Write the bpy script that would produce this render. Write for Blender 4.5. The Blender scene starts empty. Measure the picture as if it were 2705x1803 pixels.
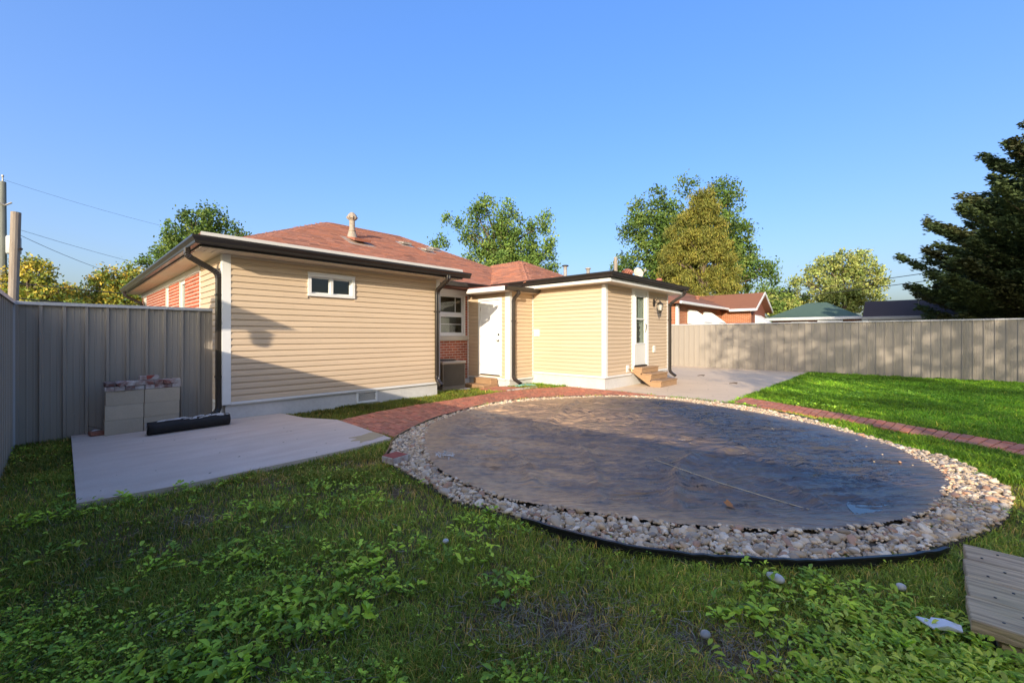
import bpy, bmesh, math, random
import numpy as np
from mathutils import Vector, Matrix

random.seed(7)
rng = np.random.default_rng(7)
R = math.radians
SC = bpy.context.scene
COL = SC.collection

# ------------------------------------------------------------------ camera, sky, sun, exposure
CAM_H = 1.37
cam_d = bpy.data.cameras.new('camera')
cam = bpy.data.objects.new('camera', cam_d)
COL.objects.link(cam)
cam.location = (0, 0, CAM_H)
cam.rotation_euler = (R(90), 0, R(43.05 - 90))
cam_d.sensor_fit = 'HORIZONTAL'
cam_d.sensor_width = 36
cam_d.lens = 14.839
cam_d.shift_y = -0.00573
cam_d.clip_start = 0.05
cam_d.clip_end = 2000
SC.camera = cam

SUN_DIR = Vector((1.82, 0.94, -0.586)).normalized()      # the way the light travels
SUN_EL = math.asin(-SUN_DIR.z)
SUN_AZ = math.atan2(-SUN_DIR.y, -SUN_DIR.x)               # towards the sun, from +X
world = bpy.data.worlds.new('World')
SC.world = world
world.use_nodes = True
wn = world.node_tree.nodes
wl = world.node_tree.links
wn.clear()
w_out = wn.new('ShaderNodeOutputWorld')
w_bg = wn.new('ShaderNodeBackground')
w_sky = wn.new('ShaderNodeTexSky')
w_sky.sky_type = 'NISHITA'
w_sky.sun_disc = False
w_sky.sun_elevation = SUN_EL
w_sky.sun_rotation = R(90) - SUN_AZ
w_sky.altitude = 0
w_sky.air_density = 1.0
w_sky.dust_density = 6.0
w_sky.ozone_density = 3.5
w_bg.inputs['Strength'].default_value = 0.15
w_hs = wn.new('ShaderNodeHueSaturation')
w_hs.inputs['Saturation'].default_value = 1.6
w_hs.inputs['Value'].default_value = 1.3
w_hs.inputs['Hue'].default_value = 0.52
w_gm = wn.new('ShaderNodeGamma')          # softens the sky's contrast the same way all round
w_gm.inputs[1].default_value = 0.6
wl.new(w_sky.outputs[0], w_gm.inputs[0])
wl.new(w_gm.outputs[0], w_hs.inputs['Color'])
wl.new(w_hs.outputs[0], w_bg.inputs['Color'])
wl.new(w_bg.outputs[0], w_out.inputs[0])

sun_d = bpy.data.lights.new('sun', 'SUN')
sun_d.energy = 2.0
sun_d.angle = R(0.53)
sun_d.color = (1.0, 0.86, 0.68)
sun = bpy.data.objects.new('sun', sun_d)
COL.objects.link(sun)
sun.rotation_euler = SUN_DIR.to_track_quat('-Z', 'Y').to_euler()
sun.location = (-20, -12, 12)

SC.view_settings.view_transform = 'Standard'
SC.view_settings.look = 'None'
SC.view_settings.gamma = 1
SC.view_settings.exposure = 1.7
SC.view_settings.use_curve_mapping = False
SC.cycles.max_bounces = 8
SC.cycles.transparent_max_bounces = 12

# ------------------------------------------------------------------ helpers: noise
def _hash(ix, iy, seed):
    n = (ix.astype(np.int64) * 374761393 + iy.astype(np.int64) * 668265263 + seed * 974634777) & 0x7fffffff
    n = ((n ^ (n >> 13)) * 1274126177) & 0x7fffffff
    n = (n ^ (n >> 16)) & 0x7fffffff
    return n / 0x7fffffff

def vnoise(x, y, seed=0):
    ix = np.floor(x); iy = np.floor(y)
    fx = x - ix; fy = y - iy
    fx = fx * fx * fx * (fx * (fx * 6 - 15) + 10); fy = fy * fy * fy * (fy * (fy * 6 - 15) + 10)
    a = _hash(ix, iy, seed); b = _hash(ix + 1, iy, seed)
    c = _hash(ix, iy + 1, seed); d = _hash(ix + 1, iy + 1, seed)
    return a + (b - a) * fx + (c - a) * fy + (a - b - c + d) * fx * fy

def fbm(x, y, seed=0, octs=4):
    s = 0; amp = 0.5
    for o in range(octs):
        s = s + amp * vnoise(x, y, seed + o * 17)
        x = x * 2.03 + 11.3; y = y * 2.03 + 5.7; amp *= 0.5
    return s

def inside(px, py, poly):
    res = np.zeros(px.shape, bool)
    n = len(poly)
    for i in range(n):
        x0, y0 = poly[i]; x1, y1 = poly[(i + 1) % n]
        c = ((y0 > py) != (y1 > py)) & (px < (x1 - x0) * (py - y0) / ((y1 - y0) + 1e-12) + x0)
        res ^= c
    return res

def dist_poly(px, py, poly, closed=True):
    best = np.full(px.shape, 1e9)
    n = len(poly)
    for i in range(n if closed else n - 1):
        x0, y0 = poly[i]; x1, y1 = poly[(i + 1) % n]
        dx, dy = x1 - x0, y1 - y0
        t = np.clip(((px - x0) * dx + (py - y0) * dy) / (dx * dx + dy * dy + 1e-12), 0, 1)
        best = np.minimum(best, np.hypot(px - x0 - t * dx, py - y0 - t * dy))
    return best

def smooth_closed(poly, it=2):
    p = [tuple(a) for a in poly]
    for _ in range(it):
        q = []
        for i in range(len(p)):
            a = p[i]; b = p[(i + 1) % len(p)]
            q.append((a[0] * .75 + b[0] * .25, a[1] * .75 + b[1] * .25))
            q.append((a[0] * .25 + b[0] * .75, a[1] * .25 + b[1] * .75))
        p = q
    return p

def smooth_open(poly, it=2):
    p = [tuple(a) for a in poly]
    for _ in range(it):
        q = [p[0]]
        for i in range(len(p) - 1):
            a = p[i]; b = p[i + 1]
            q.append(tuple(u * .75 + w * .25 for u, w in zip(a, b)))
            q.append(tuple(u * .25 + w * .75 for u, w in zip(a, b)))
        q.append(p[-1])
        p = q
    return p

def gz(x, y):
    """height of the bare ground"""
    x = np.asarray(x, float); y = np.asarray(y, float)
    dip = -0.11 * np.exp(-(((x - 7.7) / 1.3) ** 2 + ((y - 9.0) / 0.95) ** 2))
    return dip

# ------------------------------------------------------------------ helpers: materials
def mat(name, color, rough=0.6, noise=None, bump=None, spec=0.5, metal=0.0, attr=False, trans=0.0,
        coat=0.0, rnd=0.0, streak=None):
    """noise = (scale, amount, dark colour) ; bump = (scale, strength) ; rnd = per-object value change"""
    m = bpy.data.materials.new(name)
    m.use_nodes = True
    nt = m.node_tree
    b = nt.nodes['Principled BSDF']
    b.inputs['Roughness'].default_value = rough
    b.inputs['Specular IOR Level'].default_value = spec
    b.inputs['Metallic'].default_value = metal
    if coat:
        b.inputs['Coat Weight'].default_value = coat
    base = nt.nodes.new('ShaderNodeRGB')
    base.outputs[0].default_value = (*color, 1)
    cur = base.outputs[0]
    if attr:
        at = nt.nodes.new('ShaderNodeAttribute')
        at.attribute_name = 'Col'
        mx = nt.nodes.new('ShaderNodeMix'); mx.data_type = 'RGBA'; mx.blend_type = 'MULTIPLY'
        mx.inputs[0].default_value = 1
        nt.links.new(cur, mx.inputs[6]); nt.links.new(at.outputs['Color'], mx.inputs[7])
        cur = mx.outputs[2]
    tc = nt.nodes.new('ShaderNodeTexCoord')
    geo = nt.nodes.new('ShaderNodeNewGeometry')
    if noise:
        lst = noise if isinstance(noise, list) else [noise]
        for sc, amt, dark in lst:
            n = nt.nodes.new('ShaderNodeTexNoise')
            if isinstance(sc, tuple):
                mp = nt.nodes.new('ShaderNodeMapping')
                mp.inputs['Scale'].default_value = sc
                nt.links.new(geo.outputs['Position'], mp.inputs['Vector'])
                nt.links.new(mp.outputs[0], n.inputs['Vector'])
                n.inputs['Scale'].default_value = 1
            else:
                nt.links.new(geo.outputs['Position'], n.inputs['Vector'])
                n.inputs['Scale'].default_value = sc
            n.inputs['Detail'].default_value = 5
            n.inputs['Roughness'].default_value = 0.62
            rp = nt.nodes.new('ShaderNodeMapRange')
            rp.inputs[1].default_value = 0.38; rp.inputs[2].default_value = 0.66
            rp.inputs[3].default_value = 0; rp.inputs[4].default_value = amt
            nt.links.new(n.outputs[0], rp.inputs[0])
            mx = nt.nodes.new('ShaderNodeMix'); mx.data_type = 'RGBA'
            nt.links.new(rp.outputs[0], mx.inputs[0])
            nt.links.new(cur, mx.inputs[6])
            mx.inputs[7].default_value = (*dark, 1)
            cur = mx.outputs[2]
    if rnd:
        oi = nt.nodes.new('ShaderNodeObjectInfo')
        rp = nt.nodes.new('ShaderNodeMapRange')
        rp.inputs[3].default_value = 1 - rnd; rp.inputs[4].default_value = 1 + rnd
        nt.links.new(oi.outputs['Random'], rp.inputs[0])
        hs = nt.nodes.new('ShaderNodeHueSaturation')
        nt.links.new(rp.outputs[0], hs.inputs['Value'])
        nt.links.new(cur, hs.inputs['Color'])
        cur = hs.outputs[0]
    nt.links.new(cur, b.inputs['Base Color'])
    if bump:
        lst = bump if isinstance(bump, list) else [bump]
        prev = None
        for sc, st in lst:
            n = nt.nodes.new('ShaderNodeTexNoise')
            n.inputs['Detail'].default_value = 4
            if isinstance(sc, tuple):
                mp = nt.nodes.new('ShaderNodeMapping')
                mp.inputs['Scale'].default_value = sc
                nt.links.new(geo.outputs['Position'], mp.inputs['Vector'])
                nt.links.new(mp.outputs[0], n.inputs['Vector'])
                n.inputs['Scale'].default_value = 1
            else:
                nt.links.new(geo.outputs['Position'], n.inputs['Vector'])
                n.inputs['Scale'].default_value = sc
            bp = nt.nodes.new('ShaderNodeBump')
            bp.inputs['Strength'].default_value = st
            bp.inputs['Distance'].default_value = 0.02
            nt.links.new(n.outputs[0], bp.inputs['Height'])
            if prev:
                nt.links.new(prev, bp.inputs['Normal'])
            prev = bp.outputs[0]
        nt.links.new(prev, b.inputs['Normal'])
    if trans:
        out = nt.nodes['Material Output']
        tr = nt.nodes.new('ShaderNodeBsdfTranslucent')
        nt.links.new(cur, tr.inputs['Color'])
        ms = nt.nodes.new('ShaderNodeMixShader')
        ms.inputs[0].default_value = trans
        nt.links.new(b.outputs[0], ms.inputs[1]); nt.links.new(tr.outputs[0], ms.inputs[2])
        nt.links.new(ms.outputs[0], out.inputs['Surface'])
    return m

def glass_mat():
    m = bpy.data.materials.new('window_glass')
    m.use_nodes = True
    nt = m.node_tree
    nt.nodes.clear()
    out = nt.nodes.new('ShaderNodeOutputMaterial')
    tr = nt.nodes.new('ShaderNodeBsdfTransparent')
    tr.inputs[0].default_value = (.86, .9, .87, 1)
    gl = nt.nodes.new('ShaderNodeBsdfGlossy')
    gl.inputs['Roughness'].default_value = 0.02
    fr = nt.nodes.new('ShaderNodeFresnel')
    geo = nt.nodes.new('ShaderNodeNewGeometry')
    mr = nt.nodes.new('ShaderNodeMapRange')
    mr.inputs[3].default_value = 1.5; mr.inputs[4].default_value = 1 / 1.5
    nt.links.new(geo.outputs['Backfacing'], mr.inputs[0]); nt.links.new(mr.outputs[0], fr.inputs[0])
    # the node itself inverts the index on the back of a face; feed it the inverse so both sides mirror alike
    ms = nt.nodes.new('ShaderNodeMixShader')
    nt.links.new(fr.outputs[0], ms.inputs[0])
    nt.links.new(tr.outputs[0], ms.inputs[1]); nt.links.new(gl.outputs[0], ms.inputs[2])
    nt.links.new(ms.outputs[0], out.inputs[0])
    return m

def brick_tex_mat(name, c1, c2, mortar, bw, bh, axis):
    """far-off brickwork whose bricks cannot be told apart"""
    m = mat(name, c1, 0.85)
    nt = m.node_tree
    b = nt.nodes['Principled BSDF']
    geo = nt.nodes.new('ShaderNodeNewGeometry')
    sx = nt.nodes.new('ShaderNodeSeparateXYZ')
    nt.links.new(geo.outputs['Position'], sx.inputs[0])
    cb = nt.nodes.new('ShaderNodeCombineXYZ')
    nt.links.new(sx.outputs[axis], cb.inputs[0]); nt.links.new(sx.outputs[2], cb.inputs[1])
    bt = nt.nodes.new('ShaderNodeTexBrick')
    bt.inputs['Color1'].default_value = (*c1, 1); bt.inputs['Color2'].default_value = (*c2, 1)
    bt.inputs['Mortar'].default_value = (*mortar, 1)
    bt.inputs['Scale'].default_value = 1
    bt.inputs['Mortar Size'].default_value = 0.008
    bt.inputs['Brick Width'].default_value = bw; bt.inputs['Row Height'].default_value = bh
    nt.links.new(cb.outputs[0], bt.inputs['Vector'])
    nt.links.new(bt.outputs['Color'], b.inputs['Base Color'])
    return m

M = {}
M['siding'] = mat('tan_vinyl_siding', (.57, .44, .30), .45, noise=[(2.5, .22, (.54, .405, .265)), ((.8, .8, 3), .2, (.56, .43, .30))], bump=((3, 3, 160), .04), rnd=.035)
M['white_trim'] = mat('white_trim', (.74, .74, .72), .4, noise=(3, .25, (.62, .61, .58)))
M['cream_trim'] = mat('cream_soffit', (.60, .52, .41), .5, noise=(2, .2, (.5, .43, .33)))
M['door_white'] = mat('door_white', (.80, .80, .79), .32, noise=(1.5, .15, (.72, .72, .71)))
M['storm_white'] = mat('storm_door_cream', (.66, .65, .60), .35)
M['foundation'] = mat('painted_foundation', (.58, .57, .55), .8, noise=[(1.6, .35, (.41, .41, .40)), (14, .18, (.33, .31, .28))], bump=(18, .25))
M['gutter'] = mat('dark_bronze_gutter', (.022, .019, .017), .28, noise=(2, .3, (.032, .028, .024)), spec=.5)
M['downspout'] = mat('dark_bronze_downspout', (.026, .021, .018), .22, spec=.55)
M['shingle'] = mat('red_brown_shingle', (.46, .205, .125), .9, attr=True, noise=(60, .4, (.33, .13, .08)), rnd=.10)
M['shingle_base'] = mat('roof_felt', (.12, .05, .034), .95)
M['brick'] = mat('house_brick', (.40, .105, .05), .85, noise=(9, .5, (.22, .05, .028)), bump=(70, .3), rnd=.25)
M['mortar'] = mat('mortar', (.62, .56, .48), .95, noise=(20, .4, (.52, .46, .39)))
M['metal'] = mat('galvanised_vent', (.42, .40, .36), .5, noise=(14, .6, (.25, .22, .18)), metal=.25)
M['metal_old'] = mat('weathered_vent', (.36, .31, .25), .75, noise=(16, .6, (.22, .17, .12)))
M['rust'] = mat('rusted_red_vent', (.30, .10, .06), .7, noise=(20, .5, (.40, .22, .15)))
M['fence'] = mat('grey_steel_panel', (.335, .295, .245), .32, rnd=.05, noise=[((1.5, 1.5, .7), .25, (.295, .255, .205)), (.7, .15, (.36, .315, .26))], spec=.5)
M['fence_cap'] = mat('pale_fence_cap', (.55, .55, .55), .35, noise=(4, .25, (.44, .44, .44)))
M['concrete'] = mat('slab_concrete', (.76, .62, .50), .85, noise=[(1.1, .45, (.66, .54, .43)), ((1.2, 5, 1), .6, (.58, .42, .31)), (.55, .5, (.60, .48, .37)), (40, .3, (.55, .45, .36))], bump=(60, .12))
M['patio'] = mat('patio_concrete', (.72, .56, .38), .88, noise=[(.8, .5, (.60, .46, .31)), ((4, 1.2, 1), .4, (.52, .39, .27)), (50, .25, (.5, .40, .29))], bump=(70, .12))
M['wood'] = mat('treated_wood', (.38, .235, .125), .75, noise=[((4, 4, 40), .6, (.25, .145, .07)), (3, .3, (.30, .2, .12))], bump=((6, 6, 60), .25), rnd=.12)
M['wood_grey'] = mat('weathered_grey_plank', (.62, .44, .26), .85, noise=[((34, 2.5, 34), .9, (.22, .145, .085)), (2.2, .45, (.40, .34, .17))], bump=[((60, 4, 60), .6), (6, .2)], rnd=.12)
M['path_brick'] = mat('path_brick', (.56, .205, .11), .85, attr=True, noise=[(7, .35, (.40, .21, .15)), (30, .35, (.2, .07, .05))], bump=(50, .3))
M['path_bed'] = mat('path_sand', (.10, .075, .055), .95, noise=(20, .5, (.05, .04, .03)))
M['soil'] = mat('lawn_soil', (.27, .165, .075), .95, attr=False, noise=[(2.2, .85, (.095, .12, .035)), (20, .5, (.32, .20, .10))], bump=(30, .5))
M['bed_soil'] = mat('gravel_dirt', (.085, .070, .052), .95, noise=(15, .5, (.05, .042, .034)), bump=(30, .4))
M['pebble'] = mat('river_pebble', (1, 1, 1), .6, attr=True, noise=(45, .25, (.30, .27, .23)), rnd=0)
M['edging'] = mat('black_plastic_edging', (.013, .013, .016), .38, noise=(5, .3, (.03, .028, .026)))
M['grass'] = mat('grass_blade', (1, 1, 1), .55, attr=True, trans=.28, spec=.3)
M['weed'] = mat('weed_leaf', (1, 1, 1), .5, attr=True, trans=.28, spec=.35)
M['leaf'] = mat('tree_leaf', (1, 1, 1), .6, attr=True, trans=.25, spec=.25)
M['bark'] = mat('tree_bark', (.13, .095, .065), .9, noise=((8, 8, 2), .6, (.07, .05, .035)), bump=(12, .6))
M['block'] = mat('concrete_block', (.56, .465, .335), .92, noise=[(5, .4, (.47, .39, .28)), (60, .3, (.40, .33, .24))], bump=(90, .35), rnd=.07)
M['old_brick'] = mat('salvaged_brick', (.20, .07, .05), .9, noise=[(13, 1.0, (.50, .46, .43)), (30, .35, (.10, .04, .03))], bump=(60, .4), rnd=.35)
M['white_brick'] = mat('whitewashed_brick', (.54, .50, .46), .9, noise=[(12, .75, (.24, .12, .09))], bump=(60, .4), rnd=.15)
M['red_face'] = mat('red_brick_face', (.34, .075, .05), .85, noise=(16, .4, (.26, .06, .04)))
M['tar'] = mat('black_roofing_felt', (.012, .011, .011), .75, noise=(9, .4, (.022, .02, .018)), bump=(25, .35))
M['paper'] = mat('torn_white_paper', (.62, .60, .56), .8, noise=(25, .5, (.35, .3, .25)))
M['glass'] = glass_mat()
M['dark_room'] = mat('dim_room', (.10, .085, .065), .95)
M['curtain'] = mat('pale_curtain', (.62, .62, .58), .9, trans=.2)
M['blind'] = mat('window_blind', (.40, .38, .32), .8)
M['black_metal'] = mat('black_metal', (.02, .017, .015), .4)
M['lamp_glass'] = mat('lamp_glass', (.55, .53, .48), .15, spec=.7)
M['steel'] = mat('satin_steel', (.55, .52, .48), .25, metal=.9)
M['ac'] = mat('air_conditioner_tan', (.17, .145, .11), .6, noise=(6, .4, (.12, .10, .075)))
M['ac_top'] = mat('air_conditioner_lid', (.42, .37, .30), .5, noise=(6, .3, (.33, .29, .23)))
M['teal'] = mat('teal_hose', (.16, .36, .31), .45)
M['pole_grey'] = mat('grey_green_pole', (.19, .20, .175), .9, noise=((6, 6, 1), .5, (.12, .125, .11)))
M['pole_wood'] = mat('bare_wood_pole', (.30, .255, .21), .9, noise=((10, 10, 1.2), .6, (.19, .14, .10)))
M['wire'] = mat('black_wire', (.03, .03, .032), .5)
M['roof_brown'] = mat('neighbour_brown_roof', (.25, .105, .058), .95, noise=[(1.2, .3, (.20, .085, .05)), (30, .4, (.17, .07, .04))])
M['roof_green'] = mat('neighbour_green_roof', (.075, .13, .10), .95, noise=[(1.5, .3, (.055, .10, .08)), (25, .4, (.05, .085, .065))])
M['roof_dark'] = mat('neighbour_dark_roof', (.070, .048, .042), .95, noise=[(1.5, .3, (.055, .038, .034)), (25, .4, (.045, .03, .026))])
M['brick_far_x'] = brick_tex_mat('neighbour_brick_x', (.42, .135, .055), (.35, .10, .04), (.46, .34, .22), .22, .075, 0)
M['brick_far_y'] = brick_tex_mat('neighbour_brick_y', (.42, .135, .055), (.35, .10, .04), (.46, .34, .22), .22, .075, 1)
M['shed_grey'] = mat('grey_board_wall', (.20, .225, .245), .8, noise=((3, 3, .6), .4, (.15, .17, .185)))
M['awning'] = mat('white_awning', (.78, .78, .75), .45)

# ------------------------------------------------------------------ helpers: objects
def link(name, me, m=None, parent=None):
    o = bpy.data.objects.new(name, me)
    COL.objects.link(o)
    if me is not None and m is not None:
        me.materials.append(m)
    if parent is not None:
        o.parent = parent
    return o

def tag(o, label=None, cat=None, group=None, kind=None):
    if label: o['label'] = label
    if cat: o['category'] = cat
    if group: o['group'] = group
    if kind: o['kind'] = kind
    return o

def empty(name, loc=(0, 0, 0), rz=0.0, label=None, cat=None, group=None):
    o = bpy.data.objects.new(name, None)
    COL.objects.link(o)
    o.location = loc
    o.rotation_euler = (0, 0, rz)
    o.empty_display_size = .2
    return tag(o, label, cat, group)

class MB:
    """collects polygons, then becomes one mesh object"""
    def __init__(s):
        s.v = []; s.f = []; s.c = []
    def add(s, vs, fs, col=None):
        k = len(s.v)
        s.v += [tuple(p) for p in vs]
        s.f += [tuple(i + k for i in f) for f in fs]
        if col is not None:
            s.c += [col] * len(vs)
    def box(s, x0, x1, y0, y1, z0, z1, bev=0.0, col=None):
        if bev <= 0:
            vs = [(x0, y0, z0), (x1, y0, z0), (x1, y1, z0), (x0, y1, z0), (x0, y0, z1), (x1, y0, z1), (x1, y1, z1), (x0, y1, z1)]
            s.add(vs, [(3, 2, 1, 0), (4, 5, 6, 7), (0, 1, 5, 4), (1, 2, 6, 5), (2, 3, 7, 6), (3, 0, 4, 7)], col)
        else:
            b = bev
            vs = []
            for z, q in ((z0, b), (z0 + b, 0), (z1 - b, 0), (z1, b)):
                vs += [(x0 + q, y0 + q, z), (x1 - q, y0 + q, z), (x1 - q, y1 - q, z), (x0 + q, y1 - q, z)]
            fs = [(3, 2, 1, 0), (12, 13, 14, 15)]
            for k in range(3):
                for i in range(4):
                    j = (i + 1) % 4
                    fs.append((k * 4 + i, k * 4 + j, k * 4 + 4 + j, k * 4 + 4 + i))
            s.add(vs, fs, col)
        return s
    def hexa(s, bot, top, col=None):
        s.add(list(bot) + list(top), [(3, 2, 1, 0), (4, 5, 6, 7), (0, 1, 5, 4), (1, 2, 6, 5), (2, 3, 7, 6), (3, 0, 4, 7)], col)
        return s
    def prism(s, poly, axis, a, b, col=None):
        """extrude a 2-D polygon along an axis ('x': poly is (y,z); 'y': (x,z); 'z': (x,y))"""
        n = len(poly)
        def p3(p, t):
            return {'x': (t, p[0], p[1]), 'y': (p[0], t, p[1]), 'z': (p[0], p[1], t)}[axis]
        vs = [p3(p, a) for p in poly] + [p3(p, b) for p in poly]
        fs = [tuple(range(n))[::-1], tuple(range(n, 2 * n))]
        for i in range(n):
            j = (i + 1) % n
            fs.append((i, j, n + j, n + i))
        s.add(vs, fs, col)
        return s
    def lathe(s, prof, cx, cy, n=14, col=None, cap=True):
        k = len(prof); vs = []; fs = []
        for r, z in prof:
            for i in range(n):
                a = 2 * math.pi * i / n
                vs.append((cx + r * math.cos(a), cy + r * math.sin(a), z))
        for q in range(k - 1):
            for i in range(n):
                j = (i + 1) % n
                fs.append((q * n + i, q * n + j, q * n + n + j, q * n + n + i))
        if cap:
            fs.append(tuple(range(n))[::-1]); fs.append(tuple(range((k - 1) * n, k * n)))
        s.add(vs, fs, col)
        return s
    def sweep(s, pts, sec, up=(0, 0, 1), caps=True, scales=None, col=None):
        """sweep a closed section [(a,b)...] along points; a = sideways, b = 'up'"""
        pts = [Vector(p) for p in pts]
        n = len(sec); vs = []; fs = []
        up = Vector(up)
        side_prev = None
        for i, p in enumerate(pts):
            t = (pts[min(i + 1, len(pts) - 1)] - pts[max(i - 1, 0)]).normalized()
            side = t.cross(up)
            if side.length < 1e-3:
                side = side_prev if side_prev else t.cross(Vector((0, 1, 0)))
            side.normalize()
            side_prev = side
            u = side.cross(t).normalized()
            q = scales[i] if scales else 1
            for a, b in sec:
                vs.append(p + side * a * q + u * b * q)
        for i in range(len(pts) - 1):
            for k in range(n):
                j = (k + 1) % n
                fs.append((i * n + k, i * n + j, i * n + n + j, i * n + n + k))
        if caps:
            fs.append(tuple(range(n))[::-1]); fs.append(tuple(range((len(pts) - 1) * n, len(pts) * n)))
        s.add(vs, fs, col)
        return s
    def tube(s, pts, r, n=8, scales=None, col=None):
        sec = [(r * math.cos(2 * math.pi * i / n), r * math.sin(2 * math.pi * i / n)) for i in range(n)]
        return s.sweep(pts, sec, scales=scales, col=col)
    def mesh(s, name, smooth=False):
        me = bpy.data.meshes.new(name)
        me.from_pydata(s.v, [], s.f)
        if s.c:
            at = me.color_attributes.new('Col', 'FLOAT_COLOR', 'POINT')
            arr = np.ones((len(s.v), 4), np.float32); arr[:, :3] = np.array(s.c, np.float32)
            at.data.foreach_set('color', arr.ravel())
        bm = bmesh.new(); bm.from_mesh(me)
        bmesh.ops.recalc_face_normals(bm, faces=bm.faces)
        bm.to_mesh(me); bm.free()
        if smooth:
            me.polygons.foreach_set('use_smooth', [True] * len(me.polygons))
        return me
    def obj(s, name, m, parent=None, smooth=False):
        return link(name, s.mesh(name, smooth), m, parent)

def np_mesh(name, verts, loops, totals, cols=None, smooth=False):
    me = bpy.data.meshes.new(name)
    nv = len(verts); nl = len(loops); nf = len(totals)
    me.vertices.add(nv); me.loops.add(nl); me.polygons.add(nf)
    me.vertices.foreach_set('co', np.ascontiguousarray(verts, np.float32).ravel())
    me.loops.foreach_set('vertex_index', np.ascontiguousarray(loops, np.int32))
    starts = np.concatenate([[0], np.cumsum(totals)[:-1]]).astype(np.int32)
    me.polygons.foreach_set('loop_start', starts)
    me.polygons.foreach_set('loop_total', np.ascontiguousarray(totals, np.int32))
    if smooth:
        me.polygons.foreach_set('use_smooth', np.ones(nf, bool))
    if cols is not None:
        at = me.color_attributes.new('Col', 'FLOAT_COLOR', 'POINT')
        arr = np.ones((nv, 4), np.float32); arr[:, :3] = cols
        at.data.foreach_set('color', arr.ravel())
    me.update(calc_edges=True)
    me.validate()
    return me

def rect_minus(u0, u1, z0, z1, holes):
    """cells of a rectangle left when the holes are cut out"""
    us = sorted({u0, u1, *[min(max(h[i], u0), u1) for h in holes for i in (0, 1)]})
    zs = sorted({z0, z1, *[min(max(h[i], z0), z1) for h in holes for i in (2, 3)]})
    for i in range(len(us) - 1):
        for j in range(len(zs) - 1):
            cu = (us[i] + us[i + 1]) / 2; cz = (zs[j] + zs[j + 1]) / 2
            if not any(h[0] < cu < h[1] and h[2] < cz < h[3] for h in holes):
                yield us[i], us[i + 1], zs[j], zs[j + 1]

class Plane:
    """a wall plane: 'X' walls run along Y and face -X or +X, 'Y' walls run along X"""
    def __init__(s, axis, c, face):
        s.axis, s.c, s.face = axis, c, face
    def pt(s, u, out, z):
        return (s.c + s.face * out, u, z) if s.axis == 'X' else (u, s.c + s.face * out, z)
    def box(s, mb, u0, u1, o0, o1, z0, z1, bev=0, col=None):
        a = s.pt(u0, o0, z0); b = s.pt(u1, o1, z1)
        mb.box(min(a[0], b[0]), max(a[0], b[0]), min(a[1], b[1]), max(a[1], b[1]), z0, z1, bev, col)

def wall_base(name, pl, u0, u1, z0, z1, holes, m, parent, thick=.12):
    mb = MB()
    for a, b, c, d in rect_minus(u0, u1, z0, z1, holes):
        pl.box(mb, a, b, -thick, 0, c, d)
    return mb.obj(name, m, parent)

def siding(wall, pl, u0, u1, z0, z1, holes=(), pitch=.1016):
    n = int(round((z1 - z0) / pitch))
    pitch = (z1 - z0) / n
    prof = [(.000, .055), (.0215, .055), (.0225, .13), (.0165, .66), (.0075, .80), (.006, 1.0), (.000, 1.0)]
    for i in range(n):
        za = z0 + i * pitch; zc = za + pitch / 2
        segs = [(u0, u1)]
        for h in holes:
            if h[2] - pitch * .35 < zc < h[3] + pitch * .35:
                segs2 = []
                for a, b in segs:
                    if h[0] > a and h[1] < b: segs2 += [(a, h[0]), (h[1], b)]
                    elif h[0] <= a and h[1] < b and h[1] > a: segs2.append((h[1], b))
                    elif h[0] > a and h[0] < b and h[1] >= b: segs2.append((a, h[0]))
                    elif h[0] <= a and h[1] >= b: pass
                    else: segs2.append((a, b))
                segs = segs2
        seam = u0 + .7 + ((i * 1.37 + u0 * 3.1) % 2.9)
        cut = []
        for a, b in segs:
            if a + .25 < seam < b - .25: cut += [(a, seam + .006, .0013), (seam, b, 0.0)]
            else: cut.append((a, b, 0.0))
        for a, b, lift in cut:
            if b - a < .02: continue
            mb = MB()
            pts = []
            for u in (a, b):
                pts += [pl.pt(u, o + lift, za + t * (pitch - .0015)) for o, t in prof]
            k = len(prof)
            fs = [tuple(range(k)), tuple(range(k, 2 * k))[::-1]] + [(q, (q + 1) % k, k + (q + 1) % k, k + q) for q in range(k)]
            mb.add(pts, fs)
            mb.obj('siding_board', M['siding'], wall)

print('helpers ready')

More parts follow.
